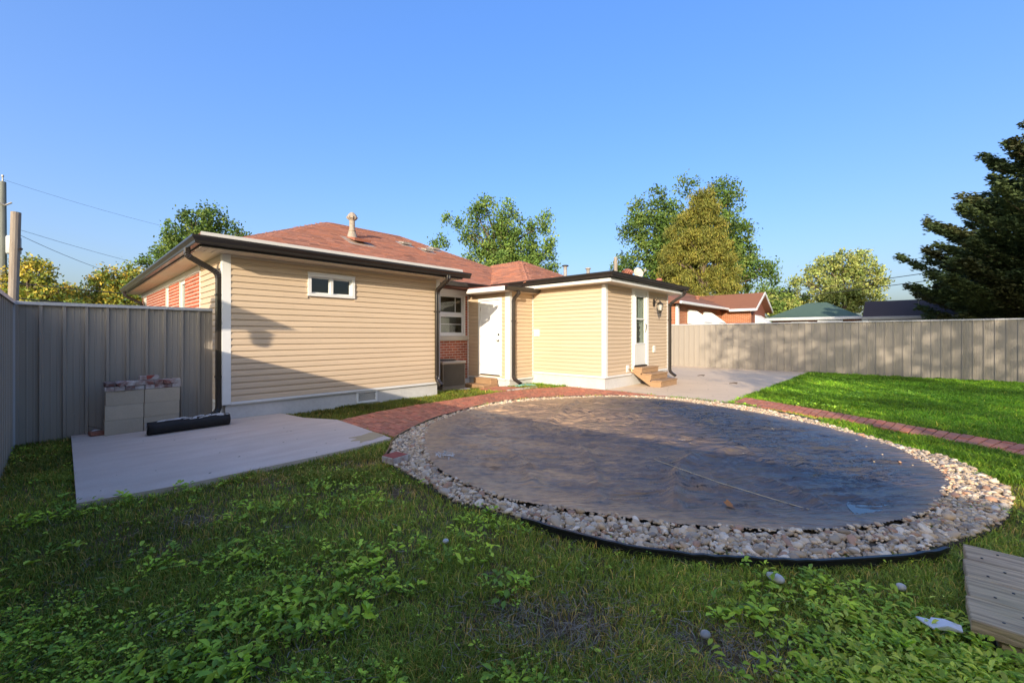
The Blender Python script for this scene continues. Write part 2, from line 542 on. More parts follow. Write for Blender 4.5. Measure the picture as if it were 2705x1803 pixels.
# ------------------------------------------------------------------ the setting: ground, slab, patio, path, gravel bed, pool cover
TARP = [(3.94, 5.29), (4.93, 5.68), (5.86, 5.77), (6.86, 5.49), (7.79, 5.03), (8.42, 4.44), (8.65, 3.67), (8.48, 2.67), (8.13, 1.73), (7.66, 0.95), (7.17, 0.38), (6.72, 0.08), (6.34, -0.06), (6.05, -0.19), (5.75, -0.25), (5.27, -0.23), (4.66, -0.12), (4.28, 0.0), (3.94, 0.19), (3.65, 0.4), (3.42, 0.62), (3.25, 0.85), (3.08, 1.08), (2.93, 1.34), (2.81, 1.63), (2.69, 1.93), (2.55, 2.27), (2.52, 2.64), (2.54, 3.01), (2.61, 3.4), (2.83, 3.93), (3.2, 4.53), (3.61, 5.0)]
BED = [(2.99, 4.92), (3.67, 5.36), (4.21, 5.65), (4.94, 5.86), (6.06, 6.1), (7.06, 5.9), (7.87, 5.32), (8.72, 4.6), (9.16, 3.61), (9.12, 2.86), (8.99, 2.2), (8.62, 1.57), (8.05, 0.89), (7.42, 0.35), (6.95, -0.07), (6.75, -0.37), (6.25, -0.55), (5.76, -0.66), (5.38, -0.66), (4.73, -0.53), (4.3, -0.37), (3.98, -0.2), (3.67, -0.08), (3.35, 0.16), (3.14, 0.35), (2.96, 0.54), (2.83, 0.74), (2.67, 0.94), (2.56, 1.17), (2.45, 1.41), (2.39, 1.72), (2.34, 2.08), (2.26, 2.47), (2.19, 2.71), (2.28, 3.1), (2.32, 3.55), (2.37, 3.95), (2.62, 4.4)]
TARP = [(5.2 + (x - 5.2) * 1.018, 2.6 + (y - 2.6) * 1.018) for x, y in TARP]
TARP_S = smooth_closed(TARP, 1)
BED_S = smooth_closed(BED, 1)
SLAB = [(.1, 8.18), (.09, 4.85), (.8, 4.76), (1.98, 4.80), (2.49, 4.84), (2.96, 4.93), (3.0, 5.77), (3.02, 6.64), (2.72, 7.2), (2.6, 7.93), (1.76, 7.93), (1.76, 8.18)]
PATIO = [(9.29, 6.6), (9.33, 5.6), (9.36, 5.1), (9.26, 4.36), (9.26, 3.58), (9.21, 2.64), (18.98, 2.64), (18.98, 9.9), (9.29, 9.9)]
PATH_IN_L = [(3.05, 4.99), (3.70, 5.40), (4.23, 5.70), (4.95, 5.91), (6.06, 6.15), (7.09, 5.95), (7.91, 5.37), (8.76, 4.66), (9.20, 3.64), (9.17, 2.66)]
PATH_OUT_L = [(3.04, 6.64), (3.73, 6.87), (4.61, 7.0), (5.37, 7.03), (6.34, 7.11), (7.24, 7.17), (8.4, 6.95), (9.25, 6.56), (9.32, 5.6), (9.34, 5.1), (9.25, 4.36), (9.245, 3.58), (9.2, 2.65)]
PATH_IN_R = [(9.22, 2.60), (9.02, 1.77), (8.70, 0.98), (7.92, -0.4), (7.70, -0.73), (7.48, -0.96), (6.6, -2.1), (5.5, -3.4)]
PATH_OUT_R = [(10.3, 2.60), (9.80, 1.68), (9.45, 1.06), (8.55, -0.43), (8.25, -1.03), (7.9, -1.5), (7.1, -2.6), (6.0, -3.9)]
PATH_DOOR = [(7.32, 7.20), (8.28, 7.12), (8.30, 8.36), (7.55, 8.36), (7.30, 7.9)]
PATH_L = PATH_IN_L + PATH_OUT_L[::-1]
PATH_R = PATH_IN_R + PATH_OUT_R[::-1]

# ground sheet, out to the horizon
xs = np.concatenate([[-900, -300, -100, -40, -20, -10], np.arange(-6, 24.01, .25), [28, 40, 80, 160, 400, 1200]])
ys = np.concatenate([[-900, -300, -100, -40, -20, -10], np.arange(-6, 18.01, .25), [22, 30, 50, 100, 300, 1200]])
gx, gy = np.meshgrid(xs, ys, indexing='ij')
gzv = gz(gx, gy) - .035 + .02 * (fbm(gx * .9, gy * .9, 3) - .5) * (np.abs(gx) < 30)
gv = np.stack([gx, gy, gzv], -1).reshape(-1, 3)
nx, ny = len(xs), len(ys)
ii, jj = np.meshgrid(np.arange(nx - 1), np.arange(ny - 1), indexing='ij')
q0 = (ii * ny + jj).ravel()
gl = np.stack([q0, q0 + ny, q0 + ny + 1, q0 + 1], 1)
yard = ((gv[:, 0] > -.5) & (gv[:, 0] < 19.2) & (gv[:, 1] > -8) & (gv[:, 1] < 9))[:, None]
gcols = np.where(yard, (.50, .46, .42), (1.0, 1.15, .8)) * np.ones((len(gv), 3))
_nt = M['soil'].node_tree; _b = _nt.nodes['Principled BSDF']; _l = _b.inputs['Base Color'].links[0].from_socket
_at = _nt.nodes.new('ShaderNodeAttribute'); _at.attribute_name = 'Col'
_mx = _nt.nodes.new('ShaderNodeMix'); _mx.data_type = 'RGBA'; _mx.blend_type = 'MULTIPLY'; _mx.inputs[0].default_value = 1
_nt.links.new(_l, _mx.inputs[6]); _nt.links.new(_at.outputs['Color'], _mx.inputs[7]); _nt.links.new(_mx.outputs[2], _b.inputs['Base Color'])
ground = link('ground', np_mesh('ground', gv, gl.ravel(), np.full(len(gl), 4), gcols, smooth=True), M['soil'])
tag(ground, kind='structure')

def sheet(name, poly, z, m, thick=.06):
    mb = MB()
    mb.prism(poly, 'z', z - thick, z)
    o = mb.obj(name, m)
    return tag(o, kind='structure')

M['eave_white'] = mat('eave_strip', (.58, .56, .52), .5)
sheet('concrete_slab', SLAB, .030, M['concrete'], .09)
patio = sheet('patio', PATIO, .008, M['patio'], .05)
# bright sun patch on the slab corner, painted as a thin tan sheet
mb = MB()
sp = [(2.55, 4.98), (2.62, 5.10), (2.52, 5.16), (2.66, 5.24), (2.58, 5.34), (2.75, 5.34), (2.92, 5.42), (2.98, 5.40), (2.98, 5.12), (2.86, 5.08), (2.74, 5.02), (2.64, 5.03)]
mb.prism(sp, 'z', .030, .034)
sun_patch_obj = mb.obj('sun_patch', mat('sun_patch_tan', (.50, .37, .20), .95, noise=(9, .5, (.42, .30, .17))))
tag(sun_patch_obj, kind='structure')

# gravel bed
bed = sheet('gravel_bed', BED_S, .0, M['bed_soil'], .05)

# pool cover: one wrinkled sheet
st = .0195
tx = np.arange(2.3, 8.9, st); ty = np.arange(-.5, 6.0, st)
X, Y = np.meshgrid(tx, ty, indexing='ij')
ins = inside(X, Y, TARP_S)
db = dist_poly(X, Y, TARP_S)
edge = np.clip(db / .5, 0, 1)
def rot(a):
    c, s = math.cos(a), math.sin(a)
    return X * c + Y * s, -X * s + Y * c
wx = (fbm(X * .7, Y * .7, 91) - .5) * 1.1
wy = (fbm(X * .7, Y * .7, 92) - .5) * 1.1
Z = np.zeros_like(X)
# broad sag and swells
Z += .025 * (fbm(X * .55, Y * .55, 21, 3) - .45)
for ang, amp, sl, ss, sd, pw in ((-.74, .016, .45, 3.2, 31, 1.6), (-.86, .015, .65, 6.0, 32, 2.6), (-1.04, .014, .8, 8.5, 33, 2.8), (-.60, .013, .9, 11, 34, 2.8), (-.80, .0085, 1.3, 15, 35, 2.4), (-.45, .0075, 1.4, 13, 36, 2.6), (-1.2, .006, 1.5, 12, 38, 2.6), (.75, .003, 1.2, 18, 37, 1.5)):
    a, b = rot(ang)
    n = vnoise((a + wx) * sl, (b + wy * .6) * ss, sd)
    rid = 1 - np.abs(2 * n - 1)
    Z += 1.7 * amp * (rid ** pw - .3) * (.25 + 1.4 * vnoise(X * 1.3, Y * 1.3, sd + 50) ** 1.3)
def fold(pts, h, w, up=1):
    global Z
    d = dist_poly(X, Y, smooth_open(pts, 3), closed=False)
    Z += up * h * np.exp(-(d / w) ** 2)
fold([(3.35, 4.3), (4.2, 3.9), (5.3, 3.95), (6.3, 4.6), (7.2, 4.9)], .045, .07)
fold([(4.6, 3.4), (5.2, 2.6), (5.5, 1.9)], .035, .05)
fold([(5.7, 3.8), (6.5, 3.2), (7.6, 3.0), (8.2, 2.8)], .04, .06)
fold([(3.35, 1.35), (4.0, 1.6), (4.7, 1.75), (5.2, 1.5), (5.7, 1.0), (6.3, .55)], .05, .06)
fold([(3.1, 1.9), (3.7, 2.3), (4.3, 2.9)], .03, .05)
fold([(2.95, 2.5), (3.4, 3.0), (3.7, 3.7)], .03, .06)
fold([(5.9, 2.7), (7.0, 1.9), (7.7, 1.5)], .022, .05)
fold([(4.1, .45), (4.35, .75), (4.45, 1.0)], .03, .05)
fold([(4.9, .9), (5.5, .3)], .022, .06)
Z = .022 + np.maximum(Z, -.012) * edge + .02 * (1 - edge)
idx = -np.ones(X.shape, int)
cell = ins[:-1, :-1] & ins[1:, :-1] & ins[:-1, 1:] & ins[1:, 1:]
use = np.zeros(X.shape, bool)
use[:-1, :-1] |= cell; use[1:, :-1] |= cell; use[:-1, 1:] |= cell; use[1:, 1:] |= cell
idx[use] = np.arange(use.sum())
tv = np.stack([X[use], Y[use], Z[use]], 1)
ci, cj = np.nonzero(cell)
tl = np.stack([idx[ci, cj], idx[ci + 1, cj], idx[ci + 1, cj + 1], idx[ci, cj + 1]], 1)
mt = mat('pool_cover_plastic', (1, 1, 1), .3, attr=True, spec=.8)
nt = mt.node_tree
bsdf = nt.nodes['Principled BSDF']
geo = nt.nodes.new('ShaderNodeNewGeometry')
prev = None
for ang, sx_, sy_, dist, w in ((.80, 1.4, 13, .060, .8), (.98, 2.2, 22, .035, .8), (.62, 2.8, 30, .022, .7), (.35, 2.5, 60, .004, .35), (-1.2, 2.5, 55, .004, .3)):
    m1 = nt.nodes.new('ShaderNodeMapping'); m1.inputs['Rotation'].default_value = (0, 0, ang)
    m2 = nt.nodes.new('ShaderNodeMapping'); m2.inputs['Scale'].default_value = (sx_, sy_, 1)
    nz = nt.nodes.new('ShaderNodeTexNoise'); nz.inputs['Scale'].default_value = 1; nz.inputs['Detail'].default_value = 2
    nz.inputs['Distortion'].default_value = .35
    bp = nt.nodes.new('ShaderNodeBump'); bp.inputs['Strength'].default_value = w; bp.inputs['Distance'].default_value = dist
    nt.links.new(geo.outputs['Position'], m1.inputs['Vector']); nt.links.new(m1.outputs[0], m2.inputs['Vector'])
    nt.links.new(m2.outputs[0], nz.inputs['Vector']); nt.links.new(nz.outputs[0], bp.inputs['Height'])
    if prev: nt.links.new(prev, bp.inputs['Normal'])
    prev = bp.outputs[0]
nt.links.new(prev, bsdf.inputs['Normal'])
silt_and_sheen = np.clip(1.25 - (X * .6826 - Y * .7308 + 1.1) / 3.2, .0, 1)            # warm wall reflection painted in as tan, strongest at the left; silt besides
silt_and_sheen = np.clip(silt_and_sheen * (.45 + .9 * fbm(X * 1.6, Y * 1.6, 211)) + np.exp(-db / .16) * .55 * fbm(X * 3, Y * 3, 215) * 2 + np.clip(.012 - Z, 0, 1) * 8, 0, 1)
silt_and_sheen = silt_and_sheen * (.6 + .7 * vnoise(X * 22, Y * 22, 219))
silt_and_sheen = np.clip(silt_and_sheen, 0, 1)[use][:, None]
tc_ = np.array((.045, .044, .045)) * (1 - silt_and_sheen) + np.array((.46, .29, .155)) * silt_and_sheen
cover = link('pool_cover', np_mesh('pool_cover', tv, tl.ravel(), np.full(len(tl), 4), tc_, smooth=True), mt)
_sa = cover.data.attributes.new('silt_and_sheen', 'FLOAT', 'POINT'); _sa.data.foreach_set('value', silt_and_sheen[:, 0].astype(np.float32))
_an = nt.nodes.new('ShaderNodeAttribute'); _an.attribute_name = 'silt_and_sheen'
for _sock, _lo, _hi in (('Roughness', .27, .40), ('Specular IOR Level', .85, .6)):
    _mr = nt.nodes.new('ShaderNodeMapRange'); _mr.inputs[3].default_value = _lo; _mr.inputs[4].default_value = _hi; _mr.inputs[2].default_value = .7
    nt.links.new(_an.outputs['Fac'], _mr.inputs[0]); nt.links.new(_mr.outputs[0], bsdf.inputs[_sock])
tag(cover, 'wrinkled black plastic sheet spread over the filled-in pool inside the gravel ring', 'pool cover')
TZ = lambda x, y: float(Z[np.clip(int(round((x - tx[0]) / st)), 0, len(tx) - 1), np.clip(int(round((y - ty[0]) / st)), 0, len(ty) - 1)])

# rain water lying on the near corner of the cover
mb = MB()
pud = smooth_closed([(3.98, .22), (4.16, .33), (4.36, .36), (4.55, .22), (4.72, .06), (4.9, -.06), (4.6, -.02), (4.3, .08)], 2)
mb.add([(x, y, .031) for x, y in pud], [tuple(range(len(pud)))])
pw = mat('puddle_water', (.02, .022, .025), .03, spec=.6)
tag(mb.obj('puddle', pw), kind='structure')

# brick path
def resample(poly, n):
    p = np.array(poly, float)
    s = np.concatenate([[0], np.cumsum(np.hypot(*np.diff(p, axis=0).T))])
    t = np.linspace(0, s[-1], n)
    return np.stack([np.interp(t, s, p[:, 0]), np.interp(t, s, p[:, 1])], 1), s[-1]

def brick_cols(k):
    base = np.array([(1, 1, 1), (1.15, 1.1, 1.05), (.8, .75, .75), (1.05, .9, .9), (.9, 1.0, 1.0)])
    c = base[rng.integers(0, 5, k)] * rng.uniform(.82, 1.15, (k, 1))
    return c

path_bricks = []      # (bottom quad, top quad, colour)
def lay(inn, out, course, unit, z, gap=.008, trans=.008, flip=False):
    length = (resample(inn, 2)[1] + resample(out, 2)[1]) / 2
    n = int(round(length / course))
    a, _ = resample(inn, n + 1); b, _ = resample(out, n + 1)
    for i in range(n):
        w = np.hypot(*(b[i] - a[i]))
        k = max(1, int(round(w / unit)))
        off = .5 if i % 2 else 0.0
        cuts = [0] + [(j + off) / k for j in range(0 if off else 1, k)] + [1]
        for j in range(len(cuts) - 1):
            u0, u1 = cuts[j], cuts[j + 1]
            if (u1 - u0) * w < .03: continue
            g = gap / max(w, .05) / 2; tg = trans / course / 2
            def pt(u, t):
                p0 = a[i] + (b[i] - a[i]) * u; p1 = a[i + 1] + (b[i + 1] - a[i + 1]) * u
                return p0 + (p1 - p0) * t
            q = [pt(u0 + g, tg), pt(u0 + g, 1 - tg), pt(u1 - g, 1 - tg), pt(u1 - g, tg)]
            dz = rng.uniform(-.004, .004); tl_ = rng.uniform(-.0025, .0025, 4)
            bot = [(p[0], p[1], float(gz(p[0], p[1])) - .03) for p in q]
            top = [(p[0], p[1], float(gz(p[0], p[1])) + z + dz + tl_[m]) for m, p in enumerate(q)]
            path_bricks.append((bot, top, tuple(brick_cols(1)[0])))
lay(PATH_IN_L, PATH_OUT_L, .105, .21, .016)
lay(PATH_IN_R, PATH_OUT_R, .125, .25, .016, gap=.007, trans=.016)
lay([(7.32, 7.25), (7.42, 7.9), (7.55, 8.36)], [(8.28, 7.14), (8.29, 7.7), (8.30, 8.36)], .105, .21, .014)
mb = MB()
for pl_ in (PATH_L, PATH_R, PATH_DOOR):
    mb.add([(x, y, float(gz(x, y)) + .004) for x, y in pl_], [tuple(range(len(pl_)))])
path = mb.obj('brick_path', M['path_bed'])
tag(path, kind='structure')
cen = np.array([np.mean(b[1], 0) for b in path_bricks])
dd = np.hypot(cen[:, 0], cen[:, 1])
inv = (cen[:, 0] * .7308 + cen[:, 1] * .6826 > .8) & (np.abs(cen[:, 0] * .6826 - cen[:, 1] * .7308) < 1.25 * (cen[:, 0] * .7308 + cen[:, 1] * .6826))
order = np.argsort(np.where(inv, dd, dd + 100))
rest = MB()
for k, i in enumerate(order):
    bot, top, c = path_bricks[i]
    tm = MB() if k < 300 else rest
    tm.hexa(bot, top, c)
    if k < 300:
        tm.obj('brick', M['path_brick'], path)
tag(rest.obj('brick_layer', M['path_brick'], path), kind='stuff')
# three whitewashed bricks edging the little path by the door
for k in range(5):
    mb = MB(); x = 7.55 + k * .2
    y = 7.14 - .02 * k
    mb.hexa([(x, y, 0), (x + .17, y - .02, 0), (x + .18, y + .08, 0), (x + .01, y + .1, 0)], [(x, y, .035), (x + .17, y - .02, .035), (x + .18, y + .08, .035), (x + .01, y + .1, .035)])
    mb.obj('edge_brick', M['white_brick'], path)

# plastic edging round the bed: near piece stands proud of the lawn, far piece lies against the bricks
def edging(pts, label, top):
    mb = MB()
    sec = [(-.004, -.05), (.004, -.05), (.005, top - .018), (.012, top - .010), (.010, top), (-.010, top), (-.012, top - .010), (-.005, top - .018)]
    mb.sweep([(x, y, rng.uniform(-.004, .004)) for x, y in smooth_open(pts, 2)], sec)
    o = mb.obj('lawn_edging', M['edging'])
    return tag(o, label, 'edging', 'plastic edging round the gravel bed')
edging([(3.80, -.19), (3.67, -.12), (3.35, .12), (3.14, .31), (2.96, .50), (2.80, .72), (2.64, .92), (2.53, 1.15), (2.42, 1.39), (2.36, 1.70), (2.30, 2.06)],
       'black plastic edging strip standing between the near lawn and the gravel', .046)
edging([(2.46, 4.25), (2.64, 4.45), (3.00, 4.96), (3.66, 5.39), (4.2, 5.68), (4.93, 5.89), (6.06, 6.13), (7.08, 5.93), (7.9, 5.35), (8.74, 4.63), (9.185, 3.63), (9.15, 2.84), (9.0, 2.2), (8.66, 1.55), (8.2, .95)],
       'thin dark edging strip between the gravel and the red brick path', .030)

# pebbles
def ico(sub):
    bm = bmesh.new(); bmesh.ops.create_icosphere(bm, subdivisions=sub, radius=1)
    v = np.array([p.co[:] for p in bm.verts]); f = np.array([[a.index for a in t.verts] for t in bm.faces]); bm.free()
    return v, f
ICO1, ICO1F = ico(1); ICO2, ICO2F = ico(2)
def in_bed(n):
    out = np.zeros((0, 2))
    while len(out) < n:
        p = rng.uniform((2.1, -.8), (9.3, 6.2), (n * 3, 2))
        k = inside(p[:, 0], p[:, 1], BED_S) & (dist_poly(p[:, 0], p[:, 1], BED_S) > .012)
        it = inside(p[:, 0], p[:, 1], TARP_S); dt = dist_poly(p[:, 0], p[:, 1], TARP_S)
        k &= (~it) | (dt < rng.uniform(0, 1, len(p)) ** 3 * .06)
        out = np.concatenate([out, p[k]])
    return out[:n]
PN = 19000
pp = in_bed(PN)
# a few strays on the cover by its right end
stray = np.array([(6.05, .05), (5.9, .25), (6.3, .2), (6.6, .35), (6.45, .65), (6.0, -.05), (6.9, .45), (5.6, -.05), (6.2, .5)])
pp = np.concatenate([pp, stray])
pd = np.hypot(pp[:, 0], pp[:, 1])
pcols = np.array((1.32, 1.18, .98)) * np.array([(.52, .45, .36), (.60, .54, .45), (.44, .37, .28), (.36, .30, .23), (.50, .39, .27), (.27, .23, .19), (.54, .44, .33), (.36, .22, .15), (.38, .34, .29), (.66, .61, .54)])
tone = pcols[rng.integers(0, len(pcols), len(pp))] * rng.uniform(.75, 1.1, (len(pp), 1))
size = rng.lognormal(math.log(.0140), .36, len(pp))
size = np.clip(size, .008, .040)
pz = rng.uniform(0, .020, len(pp)) + size * .35
tarp_in = inside(pp[:, 0], pp[:, 1], TARP_S)
pz = np.where(tarp_in, .03 + size * .35, pz)
def pebbles(ids, sub):
    bv, bf = (ICO2, ICO2F) if sub == 2 else (ICO1, ICO1F)
    V = []; F = []; C = []
    for n, i in enumerate(ids):
        s = size[i]
        sc = np.array([s * rng.uniform(1.0, 1.5), s * rng.uniform(.75, 1.0), s * rng.uniform(.45, .7)])
        v = np.sign(bv) * np.abs(bv) ** rng.uniform(.8, 1.1) * sc
        v[:, 2] *= 1 + .25 * np.sin(v[:, 0] / s * 2 + rng.uniform(0, 6))
        v[:, 1] *= 1 + .2 * np.sin(v[:, 0] / s * 1.7 + rng.uniform(0, 6))
        m = Matrix.Rotation(rng.uniform(0, 6.28), 3, 'Z') @ Matrix.Rotation(rng.normal(0, .3), 3, 'X') @ Matrix.Rotation(rng.normal(0, .3), 3, 'Y')
        v = v @ np.array(m).T
        v += (pp[i, 0], pp[i, 1], pz[i])
        V.append(v); F.append(bf + n * len(bv)); C.append(np.tile(tone[i], (len(bv), 1)))
    V = np.concatenate(V); F = np.concatenate(F); C = np.concatenate(C)
    return np_mesh('pebble', V, F.ravel(), np.full(len(F), 3), C, smooth=True)
score = size / pd
vis = (pp[:, 0] * .7308 + pp[:, 1] * .6826 > .5) & (np.abs(pp[:, 0] * .6826 - pp[:, 1] * .7308) < 1.2 * (pp[:, 0] * .7308 + pp[:, 1] * .6826))
po = np.argsort(-(score * vis * (pz > .014)))
for i in po[:300]:
    link('pebble', pebbles([i], 2), M['pebble'], bed)
near = [i for i in po[300:] if pd[i] < 5]; far = [i for i in po[300:] if pd[i] >= 5]
tag(link('pebble_layer', pebbles(near, 2 if len(near) < 1500 else 1), M['pebble'], bed), kind='stuff')
tag(link('pebble_layer', pebbles(far, 1), M['pebble'], bed), kind='stuff')
print('setting ready')

# ------------------------------------------------------------------ the house
house = empty('house', (5, 9, 0), 0, 'single storey tan sided house with red brick parts, red shingle hip roof and dark gutters', 'house')
house.location = (0, 0, 0)
def part(name, mb, m, parent=house, smooth=False):
    return mb.obj(name, m, parent, smooth)

# -- walls
WIN_W = (3.053, 3.935, 2.086, 2.498)            # little slider in the wing
P_wing = Plane('Y', 7.917, -1)
w = wall_base('wall', P_wing, 1.77, 5.985, .27, 2.66, [WIN_W], M['siding'], house)
siding(w, P_wing, 1.866, 5.905, .305, 2.645, [WIN_W])
P_wl = Plane('X', 1.77, -1)
w = wall_base('wall', P_wl, 8.04, 9.47, .27, 2.66, [], M['siding'], house)
siding(w, P_wl, 8.02, 9.46, .305, 2.645)
P_wr = Plane('X', 5.985, 1)
w = wall_base('wall', P_wr, 8.04, 9.45, .27, 2.66, [], M['siding'], house)
siding(w, P_wr, 8.0, 9.45, .305, 2.645)

WIN_M = (7.22, 8.20, 1.36, 2.58)
P_main = Plane('Y', 9.57, -1)
wm = wall_base('wall', P_main, 5.985, 8.45, -.2, 2.70, [WIN_M], M['mortar'], house)
P_left = Plane('X', 1.77, -1)
WL1 = (10.95, 11.58, 1.3, 2.54); WL2 = (12.85, 13.32, 1.3, 2.54); WL3 = (16.62, 17.3, 1.3, 2.54)
wlft = wall_base('wall', P_left, 9.47, 17.6, -.1, 2.66, [WL1, WL2, WL3], M['mortar'], house)

P_al = Plane('X', 9.30, -1)
w = wall_base('wall', P_al, 5.62, 9.45, .33, 2.66, [], M['siding'], house)
siding(w, P_al, 5.585, 7.85, .345, 2.655)
DOOR_S = (10.66, 11.67, .44, 2.66)
P_af = Plane('Y', 5.50, -1)
w = wall_base('wall', P_af, 9.30, 13.04, .33, 2.66, [DOOR_S], M['siding'], house)
siding(w, P_af, 9.385, 12.99, .345, 2.655, [DOOR_S])
P_ar = Plane('X', 13.04, 1)
w = wall_base('wall', P_ar, 5.62, 9.6, .33, 2.66, [], M['siding'], house)
siding(w, P_ar, 5.6, 9.6, .345, 2.655)

DOOR_E = (8.22, 9.03, .245, 2.36)
DE = (8.15, 9.10, .245, 2.43)
P_vd = Plane('X', 8.33, -1)
w = wall_base('wall', P_vd, 7.87, 9.57, .165, 2.57, [DE], M['siding'], house)
siding(w, P_vd, 8.02, 9.55, .185, 2.56, [DE])
P_vr = Plane('Y', 7.87, -1)
w = wall_base('wall', P_vr, 8.45, 9.30, .165, 2.57, [], M['siding'], house)
siding(w, P_vr, 8.40, 9.27, .185, 2.56)
# rest of the shell, seen only from elsewhere
mb = MB(); mb.box(1.89, 12.6, 17.48, 17.6, -.1, 2.70); mb.box(12.5, 12.62, 9.6, 17.48, -.1, 2.70)
part('wall', mb, M['mortar'])

# -- bricks laid in the mortar walls
def lay_bricks(wall, pl, u0, u1, z0, z1, holes=(), bl=.205, course=.0735, joint=.0145, limit=300):
    items = []
    n = int(round((z1 - z0) / course)); course = (z1 - z0) / n
    for i in range(n):
        za = z0 + i * course
        u = u0 - (bl / 2 if i % 2 else 0)
        while u < u1:
            a, b = max(u, u0), min(u + bl - joint, u1)
            segs = [(a, b)]
            for h in holes:
                if h[2] < za + course / 2 < h[3]:
                    segs = [s for (p, q) in segs for s in ((p, min(q, h[0])), (max(p, h[1]), q)) if s[1] - s[0] > .02]
            for a, b in segs:
                if b - a > .02: items.append((a, b, za, za + course - joint))
            u += bl
    items.sort(key=lambda t: abs(t[0]) if pl.axis == 'X' else t[0] * 0)
    rest = MB()
    for k, (a, b, c, d) in enumerate(items):
        mb = MB() if k < limit else rest
        pl.box(mb, a, b, 0, .004 + rng.uniform(-.0015, .002), c, d)
        if k < limit: mb.obj('brick', M['brick'], wall)
    if rest.v: tag(rest.obj('brick_layer', M['brick'], wall), kind='stuff')
lay_bricks(wm, P_main, 5.99, 8.32, -.02, 1.23)
lay_bricks(wm, P_main, 8.215, 8.32, 1.23, 2.55)
lay_bricks(wlft, P_left, 9.51, 17.6, 1.62, 2.55, [WL1, WL2, WL3], limit=180)

# -- foundations
mb = MB()
mb.box(1.80, 5.96, 7.94, 8.1, -.12, .27); mb.box(5.80, 5.96, 8.1, 9.5, -.2, .27); mb.box(1.80, 1.95, 8.1, 9.5, -.12, .27)
part('foundation', mb, M['foundation'])
mb = MB(); mb.box(9.325, 13.0, 5.525, 5.7, -.1, .33); mb.box(9.325, 9.5, 5.7, 9.5, -.1, .33); mb.box(12.8, 13.0, 5.7, 9.5, -.1, .33)
part('foundation', mb, M['foundation'])
mb = MB(); mb.box(8.355, 8.5, 7.895, 9.57, -.25, .165); mb.box(8.5, 9.32, 7.895, 8.0, -.25, .165)
part('foundation', mb, M['foundation'])
mb = MB(); mb.box(6.0, 8.35, 9.545, 9.565, -.25, .10)
part('foundation', mb, M['white_trim'])

# -- corner, starter and frieze trim
def corner(x, y, sx, sy, z0, z1, wx=.095, wy=.095, m='white_trim'):
    """L-shaped corner post; sx, sy = directions the two faces run"""
    mb = MB(); t = .022
    x0, x1 = sorted((x - sx * t, x + sx * wx)); y0, y1 = sorted((y - sy * t, y + sy * .001))
    mb.box(x0, x1, y0, y1, z0, z1, .003)
    x0, x1 = sorted((x - sx * t, x + sx * .001)); y0, y1 = sorted((y + sy * .002, y + sy * wy))
    mb.box(x0, x1, y0, y1, z0, z1, .003)
    return part('corner_trim', mb, M[m])
corner(1.77, 7.917, 1, 1, .268, 2.66)
corner(5.985, 7.917, -1, 1, .268, 2.66, wx=.08)
corner(9.30, 5.50, 1, 1, .30, 2.66, wx=.085, wy=.085)
corner(13.04, 5.50, -1, 1, .30, 2.66, wx=.05)
corner(8.33, 7.87, 1, 1, .16, 2.56, wx=.07, wy=.15)
mb = MB(); mb.box(9.275, 9.297, 7.84, 7.868, .16, 2.57, .003); part('corner_trim', mb, M['white_trim'])
mb = MB(); mb.box(1.75, 1.768, 9.462, 9.505, .27, 2.64, .003); part('corner_trim', mb, M['white_trim'])
mb = MB(); mb.box(8.29, 8.328, 9.535, 9.566, .10, 2.56, .003); part('corner_trim', mb, M['white_trim'])
def starter(pl, u0, u1, z):
    mb = MB(); pl.box(mb, u0, u1, .001, .028, z, z + .036, .004); pl.box(mb, u0, u1, .001, .018, z - .012, z - .001)
    part('starter_strip', mb, M['white_trim'])
starter(P_wing, 1.868, 5.90, .27); starter(P_wl, 8.02, 9.46, .27)
starter(P_al, 5.59, 7.85, .31); starter(P_af, 9.39, 10.66, .31); starter(P_af, 11.67, 12.98, .31)
starter(P_vd, 8.03, 9.53, .152); starter(P_vr, 8.41, 9.27, .152)
mb = MB(); P_wing.box(mb, 1.868, 5.9, .001, .020, 2.625, 2.66); part('frieze', mb, M['cream_trim'])
mb = MB(); P_wl.box(mb, 8.02, 9.46, .001, .020, 2.60, 2.66); part('frieze', mb, M['cream_trim'])
mb = MB(); P_al.box(mb, 5.59, 7.86, .001, .020, 2.635, 2.66); part('frieze', mb, M['cream_trim'])
mb = MB(); P_af.box(mb, 9.39, 12.98, .001, .020, 2.635, 2.66); part('frieze', mb, M['cream_trim'])
mb = MB(); P_main.box(mb, 5.99, 8.32, .001, .05, 2.60, 2.70); P_main.box(mb, 7.15, 8.215, .012, .03, 2.585, 2.60)
part('frieze', mb, M['white_trim'])
mb = MB(); P_left.box(mb, 9.51, 17.6, .001, .03, 2.55, 2.66, .004); part('frieze', mb, M['white_trim'])

# -- soffits, in vinyl strips
def soffit(x0, x1, y0, y1, z, along, m='cream_trim', wdt=.102):
    mb = MB()
    a0, a1 = (x0, x1) if along == 'y' else (y0, y1)
    n = max(1, int((a1 - a0) / wdt)); s = (a1 - a0) / n
    for i in range(n):
        p, q = a0 + i * s, a0 + (i + 1) * s - .006
        if along == 'y': mb.box(p, q, y0, y1, z, z + .012)
        else: mb.box(x0, x1, p, q, z, z + .012)
    mb.box(x0, x1, y0, y1, z + .0125, z + .02)
    return part('soffit', mb, M[m])
soffit(1.40, 6.33, 7.50, 7.94, 2.662, 'y')
soffit(1.41, 1.79, 7.95, 17.9, 2.662, 'x')
soffit(5.96, 6.33, 7.95, 9.1, 2.662, 'x')
soffit(6.34, 8.97, 9.14, 9.60, 2.702, 'y', 'white_trim')
soffit(8.97, 9.32, 5.16, 9.1, 2.662, 'x')
soffit(9.33, 13.5, 5.16, 5.52, 2.662, 'y')
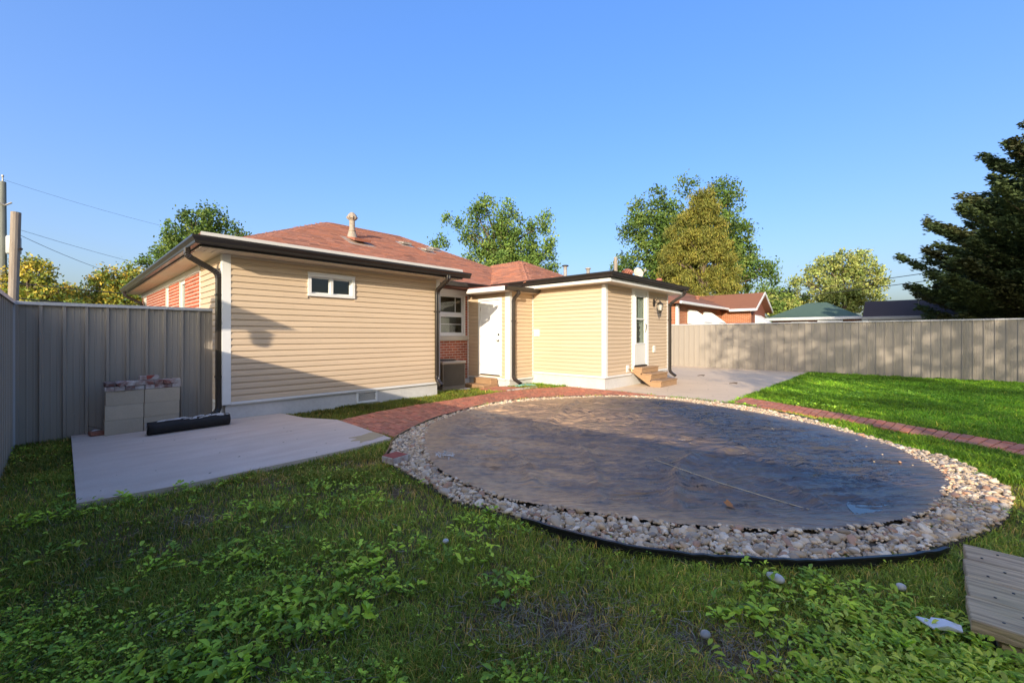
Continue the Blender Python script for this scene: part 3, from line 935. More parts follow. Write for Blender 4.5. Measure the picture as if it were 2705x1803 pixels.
soffit(13.03, 13.5, 5.53, 9.1, 2.662, 'x')
soffit(7.93, 9.29, 7.67, 7.90, 2.555, 'y'); soffit(7.93, 8.345, 7.91, 9.18, 2.555, 'x')

# -- roofs
shingles = []
def shingle_facet(E, a, b, s, keep, u0, u1, run, z_extra=0.0):
    """E eave start, a along, b inwards (unit, horizontal), slope s; keep(x, y, run) says where"""
    expo = .126; k = int(run / expo) + 1
    nrm = Vector((-b[0] * s, -b[1] * s, 1)).normalized()
    for i in range(k):
        r0 = i * expo; r1 = min(r0 + expo * 1.25, run)
        if r1 - r0 < .03: continue
        u = u0 - rng.uniform(0, .3)
        while u < u1:
            wd = .30 * rng.uniform(.75, 1.2)
            um = u + wd / 2; rm = r0 + expo / 2
            x = E[0] + a[0] * um + b[0] * rm; y = E[1] + a[1] * um + b[1] * rm
            if keep(x, y, rm):
                lift = .017 + rng.uniform(0, .010)
                def p(uu, rr, h):
                    return Vector((E[0] + a[0] * uu + b[0] * rr, E[1] + a[1] * uu + b[1] * rr, E[2] + s * rr)) + nrm * h
                c = np.array((1, 1, 1.)) * rng.uniform(.84, 1.14)
                t = rng.random()
                if t < .10: c = c * (.68, .70, .74)
                elif t < .3: c = c * (1.12, 1.0, .9)
                g = .0025
                shingles.append(([p(u + g, r0, .0), p(u + wd - g, r0, 0), p(u + wd - g, r1, 0), p(u + g, r1, 0)],
                                 [p(u + g, r0, lift), p(u + wd - g, r0, lift), p(u + wd - g, r1, .004), p(u + g, r1, .004)], tuple(c)))
            u += wd
XE, YE, ZE, SL = 1.40, 9.10, 2.85, .48
R1 = (5.85, 13.55); R2 = (8.49, 13.55); XR = 12.94; YB = 18.0; RUN = 4.45
ZR = ZE + SL * RUN
mb = MB()
A, B, C_, D = (XE, YE), (XR, YE), (XR, YB), (XE, YB)
top = [(*A, ZE), (*B, ZE), (*C_, ZE), (*D, ZE), (*R1, ZR), (*R2, ZR)]
bot = [(p[0], p[1], ZE - .16) for p in top[:4]]
mb.add(top + bot, [(0, 1, 5, 4), (1, 2, 5), (2, 3, 4, 5), (3, 0, 4), (6, 7, 1, 0), (7, 8, 2, 1), (8, 9, 3, 2), (9, 6, 0, 3), (9, 8, 7, 6)])
roof = part('roof', mb, M['shingle_base'])
EX, EY, EZ, ER = 8.85, 7.66, 2.87, 2.40
mb = MB()
et = [(EX, EY, EZ), (EX + 2 * ER, EY, EZ), (EX + 2 * ER, 11.6, EZ), (EX, 11.6, EZ), (EX + ER, EY + ER, EZ + SL * ER), (EX + ER, 11.6, EZ + SL * ER)]
eb = [(p[0], p[1], EZ - .03) for p in et[:4]]
mb.add(et + eb, [(0, 1, 4), (1, 2, 5, 4), (0, 4, 5, 3), (2, 3, 5), (6, 7, 1, 0), (7, 8, 2, 1), (8, 9, 3, 2), (9, 6, 0, 3)])
roof2 = part('roof', mb, M['shingle_base'])
def keep_main(x, y, r):
    if x < XE + r + .03 or x > XR - r - .03: return False
    if x < 6.42 and y < 9.80: return False
    if x > EX and (y - YE) < (min(x, 2 * (EX + ER) - x) - EX) - .02: return False
    return True
shingle_facet((XE, YE, ZE), (1, 0), (0, 1), SL, keep_main, 0, XR - XE, RUN)
shingle_facet((EX, EY, EZ), (0, 1), (1, 0), SL, lambda x, y, r: y > EY + r + .03 and y < YE + r + .05, 0, 4.2, ER)
shingle_facet((EX, EY, EZ), (1, 0), (0, 1), SL, lambda x, y, r: EX + r + .03 < x < EX + 2 * ER - r - .03, 0, 2 * ER, ER)
def cap_line(p, q):
    p = Vector(p); q = Vector(q); L = (q - p).length; t = (q - p).normalized()
    side = t.cross(Vector((0, 0, 1))).normalized()
    n = int(L / .15)
    for i in range(n):
        a = p + t * (i * .15); b = p + t * (i * .15 + .2)
        c = tuple(np.array((1, .95, .92)) * rng.uniform(.75, 1.1))
        dn = Vector((0, 0, -.052)); w_ = .13
        for sg in (1, -1):
            s_ = side * sg
            shingles.append(([a + s_ * w_ + dn, b + s_ * w_ + dn, b, a][::sg],
                             [a + s_ * w_ + dn + Vector((0, 0, .026)), b + s_ * w_ + dn + Vector((0, 0, .016)), b + Vector((0, 0, .018)), a + Vector((0, 0, .03))][::sg], c))
cap_line((XE + .7, YE + .7, ZE + SL * .7), (*R1, ZR)); cap_line((XR, YE, ZE), (*R2, ZR)); cap_line((*R2, ZR), (*R1, ZR))
cap_line((EX, EY, EZ), (EX + ER, EY + ER, EZ + SL * ER)); cap_line((EX + 2 * ER, EY, EZ), (EX + ER, EY + ER, EZ + SL * ER))
cap_line((EX + ER, 11.5, EZ + SL * ER), (EX + ER, EY + ER, EZ + SL * ER))
shingles.sort(key=lambda t: t[1][0].length)
rest = MB()
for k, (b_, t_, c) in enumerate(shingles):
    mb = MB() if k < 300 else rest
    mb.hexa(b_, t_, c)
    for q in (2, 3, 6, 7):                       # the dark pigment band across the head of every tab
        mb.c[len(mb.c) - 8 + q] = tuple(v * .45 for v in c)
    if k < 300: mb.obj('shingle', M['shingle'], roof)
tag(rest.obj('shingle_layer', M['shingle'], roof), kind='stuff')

# low roofs: over the wing, over the added room, over the side door
mb = MB()
z0, z1 = 2.885, 2.885 + .14 * 2.4
mb.add([(1.405, 7.485, z0), (6.33, 7.485, z0), (6.33, 9.885, z1), (2.155, 9.885, z1), (1.405, 9.885, z0),
        (1.405, 7.485, 2.69), (6.33, 7.485, 2.69), (6.33, 9.885, 2.69), (1.405, 9.885, 2.69)],
       [(0, 1, 2, 3), (0, 3, 4), (5, 6, 1, 0), (6, 7, 2, 1), (7, 8, 4, 3, 2), (8, 5, 0, 4), (8, 7, 6, 5)])
part('roof', mb, M['shingle_base'])
mb = MB(); mb.box(8.94, 13.53, 5.14, 7.8, 2.78, 2.87); part('roof', mb, M['shingle_base'])
mb = MB()
mb.prism([(7.67, 2.57), (9.19, 2.58), (9.19, 2.705), (7.67, 2.675)], 'x', 7.935, 9.29)
part('roof', mb, M['shingle_base'])
mb = MB()
mb.prism([(7.665, 2.676), (9.20, 2.706), (9.20, 2.722), (7.665, 2.692)], 'x', 7.925, 9.285, None)
part('roof_covering', mb, mat('red_porch_shingle', (.25, .07, .05), .9, noise=(30, .5, (.15, .05, .04))))
mb = MB(); mb.prism([(7.66, 2.555), (9.19, 2.575), (9.10, 2.685), (7.66, 2.672)], 'x', 7.912, 7.932); part('fascia', mb, M['white_trim'])
mb = MB(); mb.box(1.402, 6.335, 7.474, 7.496, 2.668, 2.80); part('fascia', mb, M['gutter'])
mb = MB(); mb.box(1.392, 6.33, 7.462, 7.482, 2.806, 2.882, .003); part('drip_edge', mb, M['eave_white'])
mb = MB(); mb.box(1.39, 1.408, 7.50, 17.9, 2.668, 2.80); part('fascia', mb, M['gutter'])
mb = MB(); mb.box(8.925, 8.94, 5.16, 9.1, 2.76, 2.86); mb.box(8.925, 13.53, 5.125, 5.14, 2.76, 2.86); part('fascia', mb, M['gutter'])
mb = MB(); mb.box(8.952, 8.972, 5.18, 9.1, 2.672, 2.758, .003); part('fascia', mb, M['white_trim'])
mb = MB(); mb.box(8.952, 13.52, 5.15, 5.172, 2.672, 2.758, .003); part('fascia', mb, M['white_trim'])
mb = MB(); mb.box(13.50, 13.52, 5.18, 9.1, 2.672, 2.85); part('fascia', mb, M['white_trim'])
mb = MB(); mb.box(6.335, 6.35, 7.50, 9.1, 2.668, 2.84); part('fascia', mb, M['cream_trim'])

# -- gutters
GP = [(0, 0), (.070, 0), (.078, .012), (.083, .040), (.112, .078), (.118, .088), (.118, .118), (.104, .118), (.104, .100), (.02, .100), (.0, .100)]
def gutter(axis, back, a, b, z, face, ma=0, mb_=0, m='gutter'):
    """axis 'x' runs along X at Y=back, opening towards face; ma/mb mitre the ends"""
    mb = MB(); vs = []
    for end, mi in ((a, -ma), (b, mb_)):
        for o, h in GP:
            e = end + mi * o
            vs.append((e, back + face * o, z + h) if axis == 'x' else (back + face * o, e, z + h))
    k = len(GP)
    mb.add(vs, [tuple(range(k)), tuple(range(k, 2 * k))[::-1]] + [(q, (q + 1) % k, k + (q + 1) % k, k + q) for q in range(k)])
    return part('gutter', mb, M[m])
gutter('x', 7.472, 1.388, 6.505, 2.692, -1, 1, 0)
gutter('y', 1.388, 7.472, 17.95, 2.692, -1, 1, 0)
gutter('x', 9.115, 6.36, 8.922, 2.735, -1, 0, 0)
gutter('y', 8.922, 5.122, 9.10, 2.774, -1, 1, 0)
gutter('x', 5.122, 8.922, 13.60, 2.774, -1, 1, 0)
gutter('x', 7.665, 7.925, 9.29, 2.568, -1, 0, 0)

# -- downspouts with ribbed elbows
def bend(p, q, r, n=5):
    """round corners of polyline p->...; returns points"""
    return p
def downspout(pts, wide, label=None):
    out = []
    P_ = [Vector(p) for p in pts]
    out.append(P_[0])
    for i in range(1, len(P_) - 1):
        a, b, c = P_[i - 1], P_[i], P_[i + 1]
        r = min(.085, (b - a).length * .45, (c - b).length * .45)
        s = b + (a - b).normalized() * r; e = b + (c - b).normalized() * r
        for t in np.linspace(0, 1, 9):
            out.append(s * (1 - t) ** 2 + b * 2 * t * (1 - t) + e * t * t)
    out.append(P_[-1])
    scales = [1.0] * len(out)
    k = 1
    for i in range(1, len(P_) - 1):
        for j in range(9):
            scales[k + j] = 1.06 if j % 2 else .97
        k += 9
    mb = MB()
    w_, d_ = .050, .036
    sec = [(-w_, -d_ + .01), (-w_ + .01, -d_), (-.018, -d_), (-.012, -d_ + .006), (.012, -d_ + .006), (.018, -d_), (w_ - .01, -d_), (w_, -d_ + .01),
           (w_, d_ - .01), (w_ - .01, d_), (.018, d_), (.012, d_ - .006), (-.012, d_ - .006), (-.018, d_), (-w_ + .01, d_), (-w_, d_ - .01)]
    # sideways vector of the sweep = wide direction
    vs = []; fs = []
    wide = Vector(wide); n = len(sec)
    for i, p in enumerate(out):
        t = (out[min(i + 1, len(out) - 1)] - out[max(i - 1, 0)]).normalized()
        u = wide.cross(t).normalized()
        for a, b in sec:
            vs.append(p + wide * a * scales[i] + u * b * scales[i])
    for i in range(len(out) - 1):
        for q in range(n):
            j = (q + 1) % n
            fs.append((i * n + q, i * n + j, i * n + n + j, i * n + n + q))
    mb.add(vs, fs)
    o = part('downspout', mb, M['downspout'])
    return o
def strap(x0, x1, y0, y1, z, parent):
    mb = MB(); mb.box(x0, x1, y0, y1, z, z + .03); mb.obj('strap', M['downspout'], parent)
d1 = downspout([(1.315, 7.98, 2.70), (1.315, 7.98, 2.585), (1.715, 7.98, 2.36), (1.715, 7.98, .16), (1.46, 7.96, .055)], (0, 1, 0))
strap(1.672, 1.764, 7.925, 8.035, 2.0, d1); strap(1.672, 1.764, 7.925, 8.035, .7, d1)
d2 = downspout([(5.86, 7.405, 2.70), (5.86, 7.405, 2.615), (5.90, 7.862, 2.40), (5.90, 7.862, .36), (5.91, 7.70, .24)], (1, 0, 0))
strap(5.84, 5.96, 7.82, 7.91, 1.9, d2)
d3 = downspout([(8.40, 7.605, 2.57), (8.40, 7.605, 2.50), (8.43, 7.815, 2.36), (8.43, 7.815, .20), (8.47, 7.60, .08)], (1, 0, 0))
strap(8.37, 8.49, 7.775, 7.865, 1.75, d3)
d4 = downspout([(13.30, 5.06, 2.78), (13.30, 5.06, 2.66), (13.08, 5.43, 2.36), (13.08, 5.43, .24), (13.22, 5.30, .10)], (1, 0, 0))
strap(13.02, 13.14, 5.39, 5.48, 1.85, d4)
d5 = downspout([(1.315, 17.2, 2.70), (1.315, 17.2, 2.58), (1.715, 17.2, 2.36), (1.715, 17.2, .2)], (0, 1, 0))
strap(1.672, 1.764, 17.14, 17.26, 1.5, d5)

# -- windows
def frame_mb(pl, u0, u1, z0, z1, wdt, o0, o1):
    mb = MB()
    pl.box(mb, u0, u1, o0, o1, z0, z0 + wdt, .004); pl.box(mb, u0, u1, o0, o1, z1 - wdt, z1, .004)
    pl.box(mb, u0, u0 + wdt, o0, o1 - .001, z0 + wdt, z1 - wdt, .003); pl.box(mb, u1 - wdt, u1, o0, o1 - .001, z0 + wdt, z1 - wdt, .003)
    return mb
def pane(pl, u0, u1, z0, z1, o, parent):
    mb = MB(); pl.box(mb, u0, u1, o - .004, o, z0, z1); return mb.obj('pane', M['glass'], parent)
def room(pl, u0, u1, z0, z1, depth, parent, m='dark_room'):
    mb = MB()
    pl.box(mb, u0 - .3, u1 + .3, -depth - .02, -depth, z0 - .3, z1 + .2)
    pl.box(mb, u0 - .3, u0 - .28, -depth, -.125, z0 - .3, z1 + .2); pl.box(mb, u1 + .28, u1 + .3, -depth, -.125, z0 - .3, z1 + .2)
    pl.box(mb, u0 - .28, u1 + .28, -depth, -.125, z0 - .3, z0 - .28); pl.box(mb, u0 - .28, u1 + .28, -depth, -.125, z1 + .18, z1 + .2)
    return mb.obj('interior', M[m], parent)
u0, u1, z0, z1 = WIN_W
win = frame_mb(P_wing, u0, u1, z0, z1, .055, -.06, .045).obj('window', M['white_trim'], house)
mb = MB(); um = (u0 + u1) / 2
P_wing.box(mb, um - .028, um + .022, -.03, .02, z0 + .055, z1 - .055, .003)
mb.obj('mullion', M['white_trim'], win)
frame_mb(P_wing, u0 + .056, um - .028, z0 + .056, z1 - .056, .022, -.035, -.005).obj('sash', M['white_trim'], win)
frame_mb(P_wing, um + .023, u1 - .056, z0 + .056, z1 - .056, .022, -.055, -.03).obj('sash', M['white_trim'], win)
pane(P_wing, u0 + .078, um - .05, z0 + .078, z1 - .078, -.02, win)
pane(P_wing, um + .045, u1 - .078, z0 + .078, z1 - .078, -.042, win)
mb = MB(); P_wing.box(mb, u0 - .008, u1 + .008, .002, .055, z1 + .001, z1 + .02, .003); mb.obj('drip_cap', M['white_trim'], win)
room(P_wing, u0, u1, z0, z1, .5, win)

u0, u1, z0, z1 = WIN_M
win = frame_mb(P_main, u0, u1, z0, z1, .06, -.08, .02).obj('window', M['white_trim'], house)
zm = 1.98
mb = MB(); P_main.box(mb, u0 + .06, u1 - .06, -.06, -.01, zm - .03, zm + .03, .003); mb.obj('meeting_rail', M['white_trim'], win)
frame_mb(P_main, u0 + .061, u1 - .061, z0 + .061, zm - .031, .04, -.055, -.02).obj('sash', M['white_trim'], win)
frame_mb(P_main, u0 + .061, u1 - .061, zm + .031, z1 - .061, .035, -.075, -.045).obj('sash', M['white_trim'], win)
mb = MB(); P_main.box(mb, u0 + .1, u1 - .1, -.05, -.03, zm - .29, zm - .275); P_main.box(mb, u1 - .33, u1 - .315, -.07, -.055, zm + .07, z1 - .1)
mb.obj('muntin', M['white_trim'], win)
pane(P_main, u0 + .1, u1 - .1, z0 + .1, zm - .07, -.04, win)
pane(P_main, u0 + .095, u1 - .095, zm + .07, z1 - .1, -.062, win)
room(P_main, u0, u1, z0, z1, .45, win, 'dark_room')
mb = MB()
for k in range(9):
    x = u0 + .10 + k * .045
    mb.box(x, x + .038, 9.70, 9.71 + .01 * (k % 2), z0 + .05, zm - .1)
mb.obj('curtain', M['blind'], win)
mb = MB(); P_main.box(mb, u0 - .06, u1 + .07, -.02, .06, z0 - .13, z0 - .002, .006); mb.obj('sill', mat('stone_sill', (.52, .47, .38), .8, noise=(8, .3, (.42, .37, .3))), win)
for h in (WL1, WL2, WL3):
    win = frame_mb(P_left, *h, .07, -.09, -.03).obj('window', M['white_trim'], house)
    pane(P_left, h[0] + .07, h[1] - .07, h[2] + .07, h[3] - .07, -.06, win)
    mb = MB(); P_left.box(mb, h[0] + .07, h[1] - .07, -.078, -.045, (h[2] + h[3]) / 2 - .02, (h[2] + h[3]) / 2 + .02); mb.obj('meeting_rail', M['white_trim'], win)
    room(P_left, *h, .4, win)

# -- side door (six raised panels)
u0, u1, z0, z1 = DOOR_E
mb = MB(); P_vd.box(mb, u0, u1, -.045, -.004, z0 + .03, z1)
door = mb.obj('door', M['door_white'], house)
wdt = u1 - u0
for c in range(2):
    a = u0 + .115 + c * (wdt / 2 - .045); b = a + wdt / 2 - .185
    for (p, q) in ((.25, .86), (1.02, 1.62), (1.74, 1.96)):
        mb = MB()
        P_vd.box(mb, a, b, -.0035, .002, z0 + p, z0 + q, .002)
        P_vd.box(mb, a + .03, b - .03, .0021, .0085, z0 + p + .03, z0 + q - .03, .004)
        mb.obj('door_panel', M['door_white'], door)
mb = MB()
P_vd.box(mb, u0 - .072, u0 - .004, -.06, .030, z0, z1 + .07, .004); P_vd.box(mb, u1 + .004, u1 + .072, -.06, .030, z0, z1 + .07, .004)
P_vd.box(mb, u0 - .003, u1 + .003, -.06, .029, z1 + .004, z1 + .069, .004)
mb.obj('door_frame', M['white_trim'], door)
mb = MB(); P_vd.box(mb, u0, u1, -.05, .015, z0 - .002, z0 + .026); mb.obj('threshold', M['black_metal'], door)
mb = MB(); P_vd.box(mb, u0 - .07, u1 + .07, .001, .035, z0 - .075, z0 - .03, .004); mb.obj('sill_board', M['white_trim'], door)
for zz, m_ in ((1.155, 'black_metal'),):
    mb = MB(); mb.lathe([(.0, 0), (.030, 0), (.030, .018), (.014, .020), (.012, .030), (0, .030)], 0, 0, 14)
    o = mb.obj('deadbolt', M[m_], door, True); o.rotation_euler = (0, R(-90), 0); o.location = (8.334, u0 + .07, z0 + zz)
mb = MB(); mb.lathe([(0, 0), (.034, 0), (.034, .008), (.012, .012), (.012, .035), (.026, .045), (.030, .058), (.024, .070), (0, .073)], 0, 0, 16)
o = mb.obj('door_knob', M['steel'], door, True); o.rotation_euler = (0, R(-90), 0); o.location = (8.334, u0 + .07, z0 + .99)
for zz in (.25, 1.05, 1.85):
    mb = MB(); P_vd.box(mb, u1 - .004, u1 + .010, -.004, .006, z0 + zz, z0 + zz + .09); mb.obj('hinge', M['steel'], door)
mb = MB(); mb.box(8.40, 8.42, 8.0, 9.2, .17, 2.45); mb.obj('interior', M['dark_room'], door)

# -- storm door of the added room
u0, u1, z0, z1 = DOOR_S
a0, a1 = u0 + .12, u1 - .12                     # door leaf
zb, zt = .55, 2.60
gx0, gx1, gz0, gzm, gz1 = 10.93, 11.47, 1.16, 1.84, 2.46
mb = MB()
for c in rect_minus(a0, a1, zb, zt, [(gx0, gx1, gz0, gz1)]):
    P_af.box(mb, c[0], c[1], -.03, .004, c[2], c[3])
sd = mb.obj('storm_door', M['storm_white'], house)
mb = frame_mb(P_af, gx0 - .035, gx1 + .035, gz0 - .035, gz1 + .035, .036, .004, .020)
P_af.box(mb, gx0, gx1, .0, .016, gzm - .016, gzm + .016); mb.obj('glazing_frame', M['white_trim'], sd)
pane(P_af, gx0, gx1, gz0, gzm - .016, -.010, sd); pane(P_af, gx0, gx1, gzm + .016, gz1, -.013, sd)
mb = MB()
P_af.box(mb, u0 + .002, a0 - .003, -.08, .034, z0, z1 - .001, .004); P_af.box(mb, a1 + .003, u1 - .002, -.08, .034, z0, z1 - .001, .004)
P_af.box(mb, a0 - .002, a1 + .002, -.08, .033, zt + .004, z1 - .001)
P_af.box(mb, a0 - .03, a0 + .002, .0345, .05, z0 + .1, zt); 
mb.obj('door_frame', M['white_trim'], sd)
mb = MB(); P_af.box(mb, a0, a1, -.06, .04, z0 + .06, zb - .004); mb.obj('threshold', M['black_metal'], sd)
mb = MB(); P_af.box(mb, a0, a1, -.06, .03, z0, z0 + .055); mb.obj('sill_board', M['white_trim'], sd)
mb = MB()
P_af.box(mb, a1 - .075, a1 - .04, .004, .016, 1.55, 1.72, .004)
mb.tube([P_af.pt(a1 - .058, .012, 1.70), P_af.pt(a1 - .058, .05, 1.68), P_af.pt(a1 - .075, .055, 1.58), P_af.pt(a1 - .10, .04, 1.47)], .011, 6)
mb.obj('handle', M['black_metal'], sd)
# wooden entrance door behind it, with an oval wrought-iron grille
mb = MB()
for c in rect_minus(a0, a1, zb, zt, [(gx0 + .06, gx1 - .06, gz0 - .2, gz1 - .08)]):
    P_af.box(mb, c[0], c[1], -.16, -.12, c[2], c[3])
mb.obj('inner_door', M['door_white'], sd)
mb = MB()
for k in range(5):
    xx = gx0 + .05 + k * .11
    P_af.box(mb, xx, xx + .085, -.075 - .02 * (k % 2), -.065 - .02 * (k % 2), gz0 - .2 if k != 2 else gz0 + .55, gz1)
mb.obj('curtain', M['curtain'], sd)
mb = MB(); P_af.box(mb, a0 - .1, a1 + .1, -.42, -.40, .5, 2.66); mb.obj('interior', M['dark_room'], sd)
mb = MB()
xm = gx0 + .27
mb.tube([P_af.pt(xm, -.045, z) for z in (1.2, 1.5, 1.8)], .010, 6)
for zc, rr in ((1.60, .055), (1.44, .075), (1.27, .05)):
    mb.tube([P_af.pt(xm + rr * math.cos(t), -.045, zc + rr * .7 * math.sin(t)) for t in np.linspace(0, 6.28, 13)], .009, 5)
mb.obj('iron_scroll', M['black_metal'], sd)

# -- wall lantern
lx, lz = 12.02, 2.26
mb = MB()
mb.prism([(lx - .055, lz + .05), (lx - .03, lz - .03), (lx + .03, lz - .03), (lx + .055, lz + .05), (lx + .045, lz + .16), (lx, lz + .2), (lx - .045, lz + .16)], 'y', 5.455, 5.481)
mb.tube([(lx, 5.455, lz + .08), (lx, 5.38, lz + .17), (lx, 5.31, lz + .17), (lx, 5.28, lz + .10)], .012, 6)
mb.lathe([(.012, lz + .13), (.02, lz + .105), (.055, lz + .07), (.09, lz + .025), (.094, lz + .012), (.085, lz + .008)], lx, 5.28, 6)
mb.lathe([(.062, lz - .15), (.05, lz - .165), (.035, lz - .2), (.012, lz - .235), (.008, lz - .27), (.014, lz - .28), (0, lz - .3)], lx, 5.28, 6)
for k in range(6):
    a = math.pi / 3 * k
    mb.tube([(lx + .082 * math.cos(a), 5.28 + .082 * math.sin(a), lz + .01), (lx + .06 * math.cos(a), 5.28 + .06 * math.sin(a), lz - .15)], .006, 4)
lamp = mb.obj('wall_lantern', M['black_metal'], house)
mb = MB(); mb.lathe([(.074, lz + .008), (.054, lz - .148)], lx, 5.28, 6); mb.obj('lantern_glass', M['lamp_glass'], lamp)

# -- outlets, hose tap, switch box, crawl-space grille
def plate(pl, u, z, wdt, hgt, dep, name='outlet_cover'):
    mb = MB(); pl.box(mb, u - wdt / 2, u + wdt / 2, .016, .016 + dep, z - hgt / 2, z + hgt / 2, .006)
    return mb.obj(name, M['white_trim'], house)
o = plate(P_af, 12.03, .97, .12, .19, .03)
for dz in (-.045, .045):
    mb = MB(); P_af.box(mb, 12.005, 12.055, .0462, .052, .97 + dz - .03, .97 + dz + .03, .004); mb.obj('socket', M['cream_trim'], o)
o = plate(P_af, 10.42, .48, .13, .18, .02, 'tap_plate')
mb = MB(); mb.tube([(10.44, 5.465, .46), (10.44, 5.38, .46), (10.44, 5.36, .41)], .016, 7); mb.lathe([(.0, .47), (.03, .47), (.03, .485), (0, .485)], 10.44, 5.40, 8)
mb.obj('hose_tap', mat('brass_tap', (.35, .24, .10), .4, metal=.7), o)
o = plate(P_al, 7.69, 1.45, .19, .2, .035, 'switch_box')
mb = MB(); P_al.box(mb, 7.63, 7.75, .0512, .058, 1.38, 1.52, .004); mb.obj('box_lid', M['white_trim'], o)
vx0, vx1, vz0, vz1 = 3.99, 4.44, .025, .268
P_fd = Plane('Y', 7.94, -1)
grille = frame_mb(P_fd, vx0, vx1, vz0, vz1, .04, .001, .022).obj('vent_grille', M['white_trim'], house)
mb = MB(); P_fd.box(mb, vx0 + .04, vx1 - .04, .001, .004, vz0 + .04, vz1 - .04); mb.obj('vent_opening', M['black_metal'], grille)
mb = MB()
hh = vz1 - vz0 - .08; wv_ = vx1 - vx0 - .08
for k in range(-4, 12):
    for sg in (1, -1):
        xa = vx0 + .04 + k * .042; xb = xa + sg * hh * .55
        p0 = [xa, vz0 + .04]; p1 = [xb, vz1 - .04]
        lo, hi = vx0 + .04, vx1 - .04
        def clip(p, q):
            for lim, cmp in ((lo, 1), (hi, -1)):
                if cmp * (p[0] - lim) < 0 and cmp * (q[0] - lim) < 0: return None
                if cmp * (p[0] - lim) < 0:
                    t = (lim - p[0]) / (q[0] - p[0]); p = [lim, p[1] + t * (q[1] - p[1])]
                elif cmp * (q[0] - lim) < 0:
                    t = (lim - q[0]) / (p[0] - q[0]); q = [lim, q[1] + t * (p[1] - q[1])]
            return p, q
        r_ = clip(p0, p1)
        if r_:
            p, q = r_
            mb.tube([P_fd.pt(p[0], .010, p[1]), P_fd.pt(q[0], .010, q[1])], .0042, 4)
mb.obj('wire_mesh', M['white_trim'], grille)

# -- things on the roof
def slope_z(y): return ZE + SL * (y - YE)
fx, fy = 5.98, 12.15; fz = slope_z(fy)
mb = MB()
mb.lathe([(.19, fz - .10), (.15, fz + .0), (.10, fz + .17), (.115, fz + .185), (.115, fz + .20), (.085, fz + .205), (.080, fz + .50), (.09, fz + .51)], fx, fy, 16)
flue = mb.obj('flue_pipe', M['metal_old'], house, False)
mb = MB()
mb.lathe([(.085, fz + .50), (.105, fz + .53), (.145, fz + .56), (.145, fz + .62), (.125, fz + .66), (.06, fz + .735), (.0, fz + .74)], fx, fy, 10)
for k in range(10):
    a = math.pi * 2 * k / 10
    mb.tube([(fx + .105 * math.cos(a), fy + .105 * math.sin(a), fz + .53), (fx + .165 * math.cos(a), fy + .165 * math.sin(a), fz + .60)], .014, 4)
mb.obj('flue_cap', M['metal_old'], flue)
def box_vent(x, y, s, m, hood, z0=None, rise=SL):
    zb = slope_z(y) if z0 is None else z0
    mb = MB()
    w_, l_, h_ = .20 * s, .22 * s, .10 * s
    pts_b = [(x - w_, y - l_), (x + w_, y - l_), (x + w_, y + l_), (x - w_, y + l_)]
    def zz(yy): return zb + rise * (yy - y)
    # flashing, then the hood that rises from the uphill side to an open mouth below
    mb.hexa([(px_ - .06 * s * (1 if px_ < x else -1), py_, zz(py_) + .012) for px_, py_ in pts_b], [(px_ - .06 * s * (1 if px_ < x else -1), py_, zz(py_) + .02) for px_, py_ in pts_b])
    o = mb.obj('roof_vent', M[m], house)
    mb = MB()
    mb.hexa([(x - w_ * .8, y - l_ * .75, zz(y - l_ * .75) + .07 * s), (x + w_ * .8, y - l_ * .75, zz(y - l_ * .75) + .07 * s), (x + w_ * .75, y + l_ * .8, zz(y + l_ * .8) + .021), (x - w_ * .75, y + l_ * .8, zz(y + l_ * .8) + .021)],
            [(x - w_ * .85, y - l_ * .85, zz(y - l_ * .85) + h_ + .05), (x + w_ * .85, y - l_ * .85, zz(y - l_ * .85) + h_ + .05), (x + w_ * .75, y + l_ * .8, zz(y + l_ * .8) + .05), (x - w_ * .75, y + l_ * .8, zz(y + l_ * .8) + .05)])
    mb.obj('vent_hood', M[hood], o)
box_vent(5.93, 11.66, 1.5, 'metal_old', 'rust')
box_vent(7.98, 12.42, .95, 'metal', 'metal'); box_vent(8.60, 12.02, .95, 'metal', 'metal'); box_vent(9.18, 12.42, .85, 'metal', 'metal')
box_vent(11.05, 8.25, 1.1, 'rust', 'rust', EZ + SL * .59)
def metal_pipe(x, y, z0, z1, cap_r, m):
    mb = MB(); mb.lathe([(.12, z0 - .05), (.075, z0 + .06), (.062, z0 + .08), (.062, z1 - .05)], x, y, 12)
    o = mb.obj('vent_pipe', M['metal'], house, True)
    mb = MB(); mb.lathe([(.05, z1 - .06), (cap_r, z1 - .045), (cap_r, z1 - .015), (cap_r * .6, z1), (0, z1 + .005)], x, y, 12)
    mb.obj('pipe_cap', M[m], o)
metal_pipe(11.90, 8.60, 3.25, 3.80, .115, 'black_metal')
metal_pipe(12.40, 8.00, 2.98, 3.70, .10, 'metal')
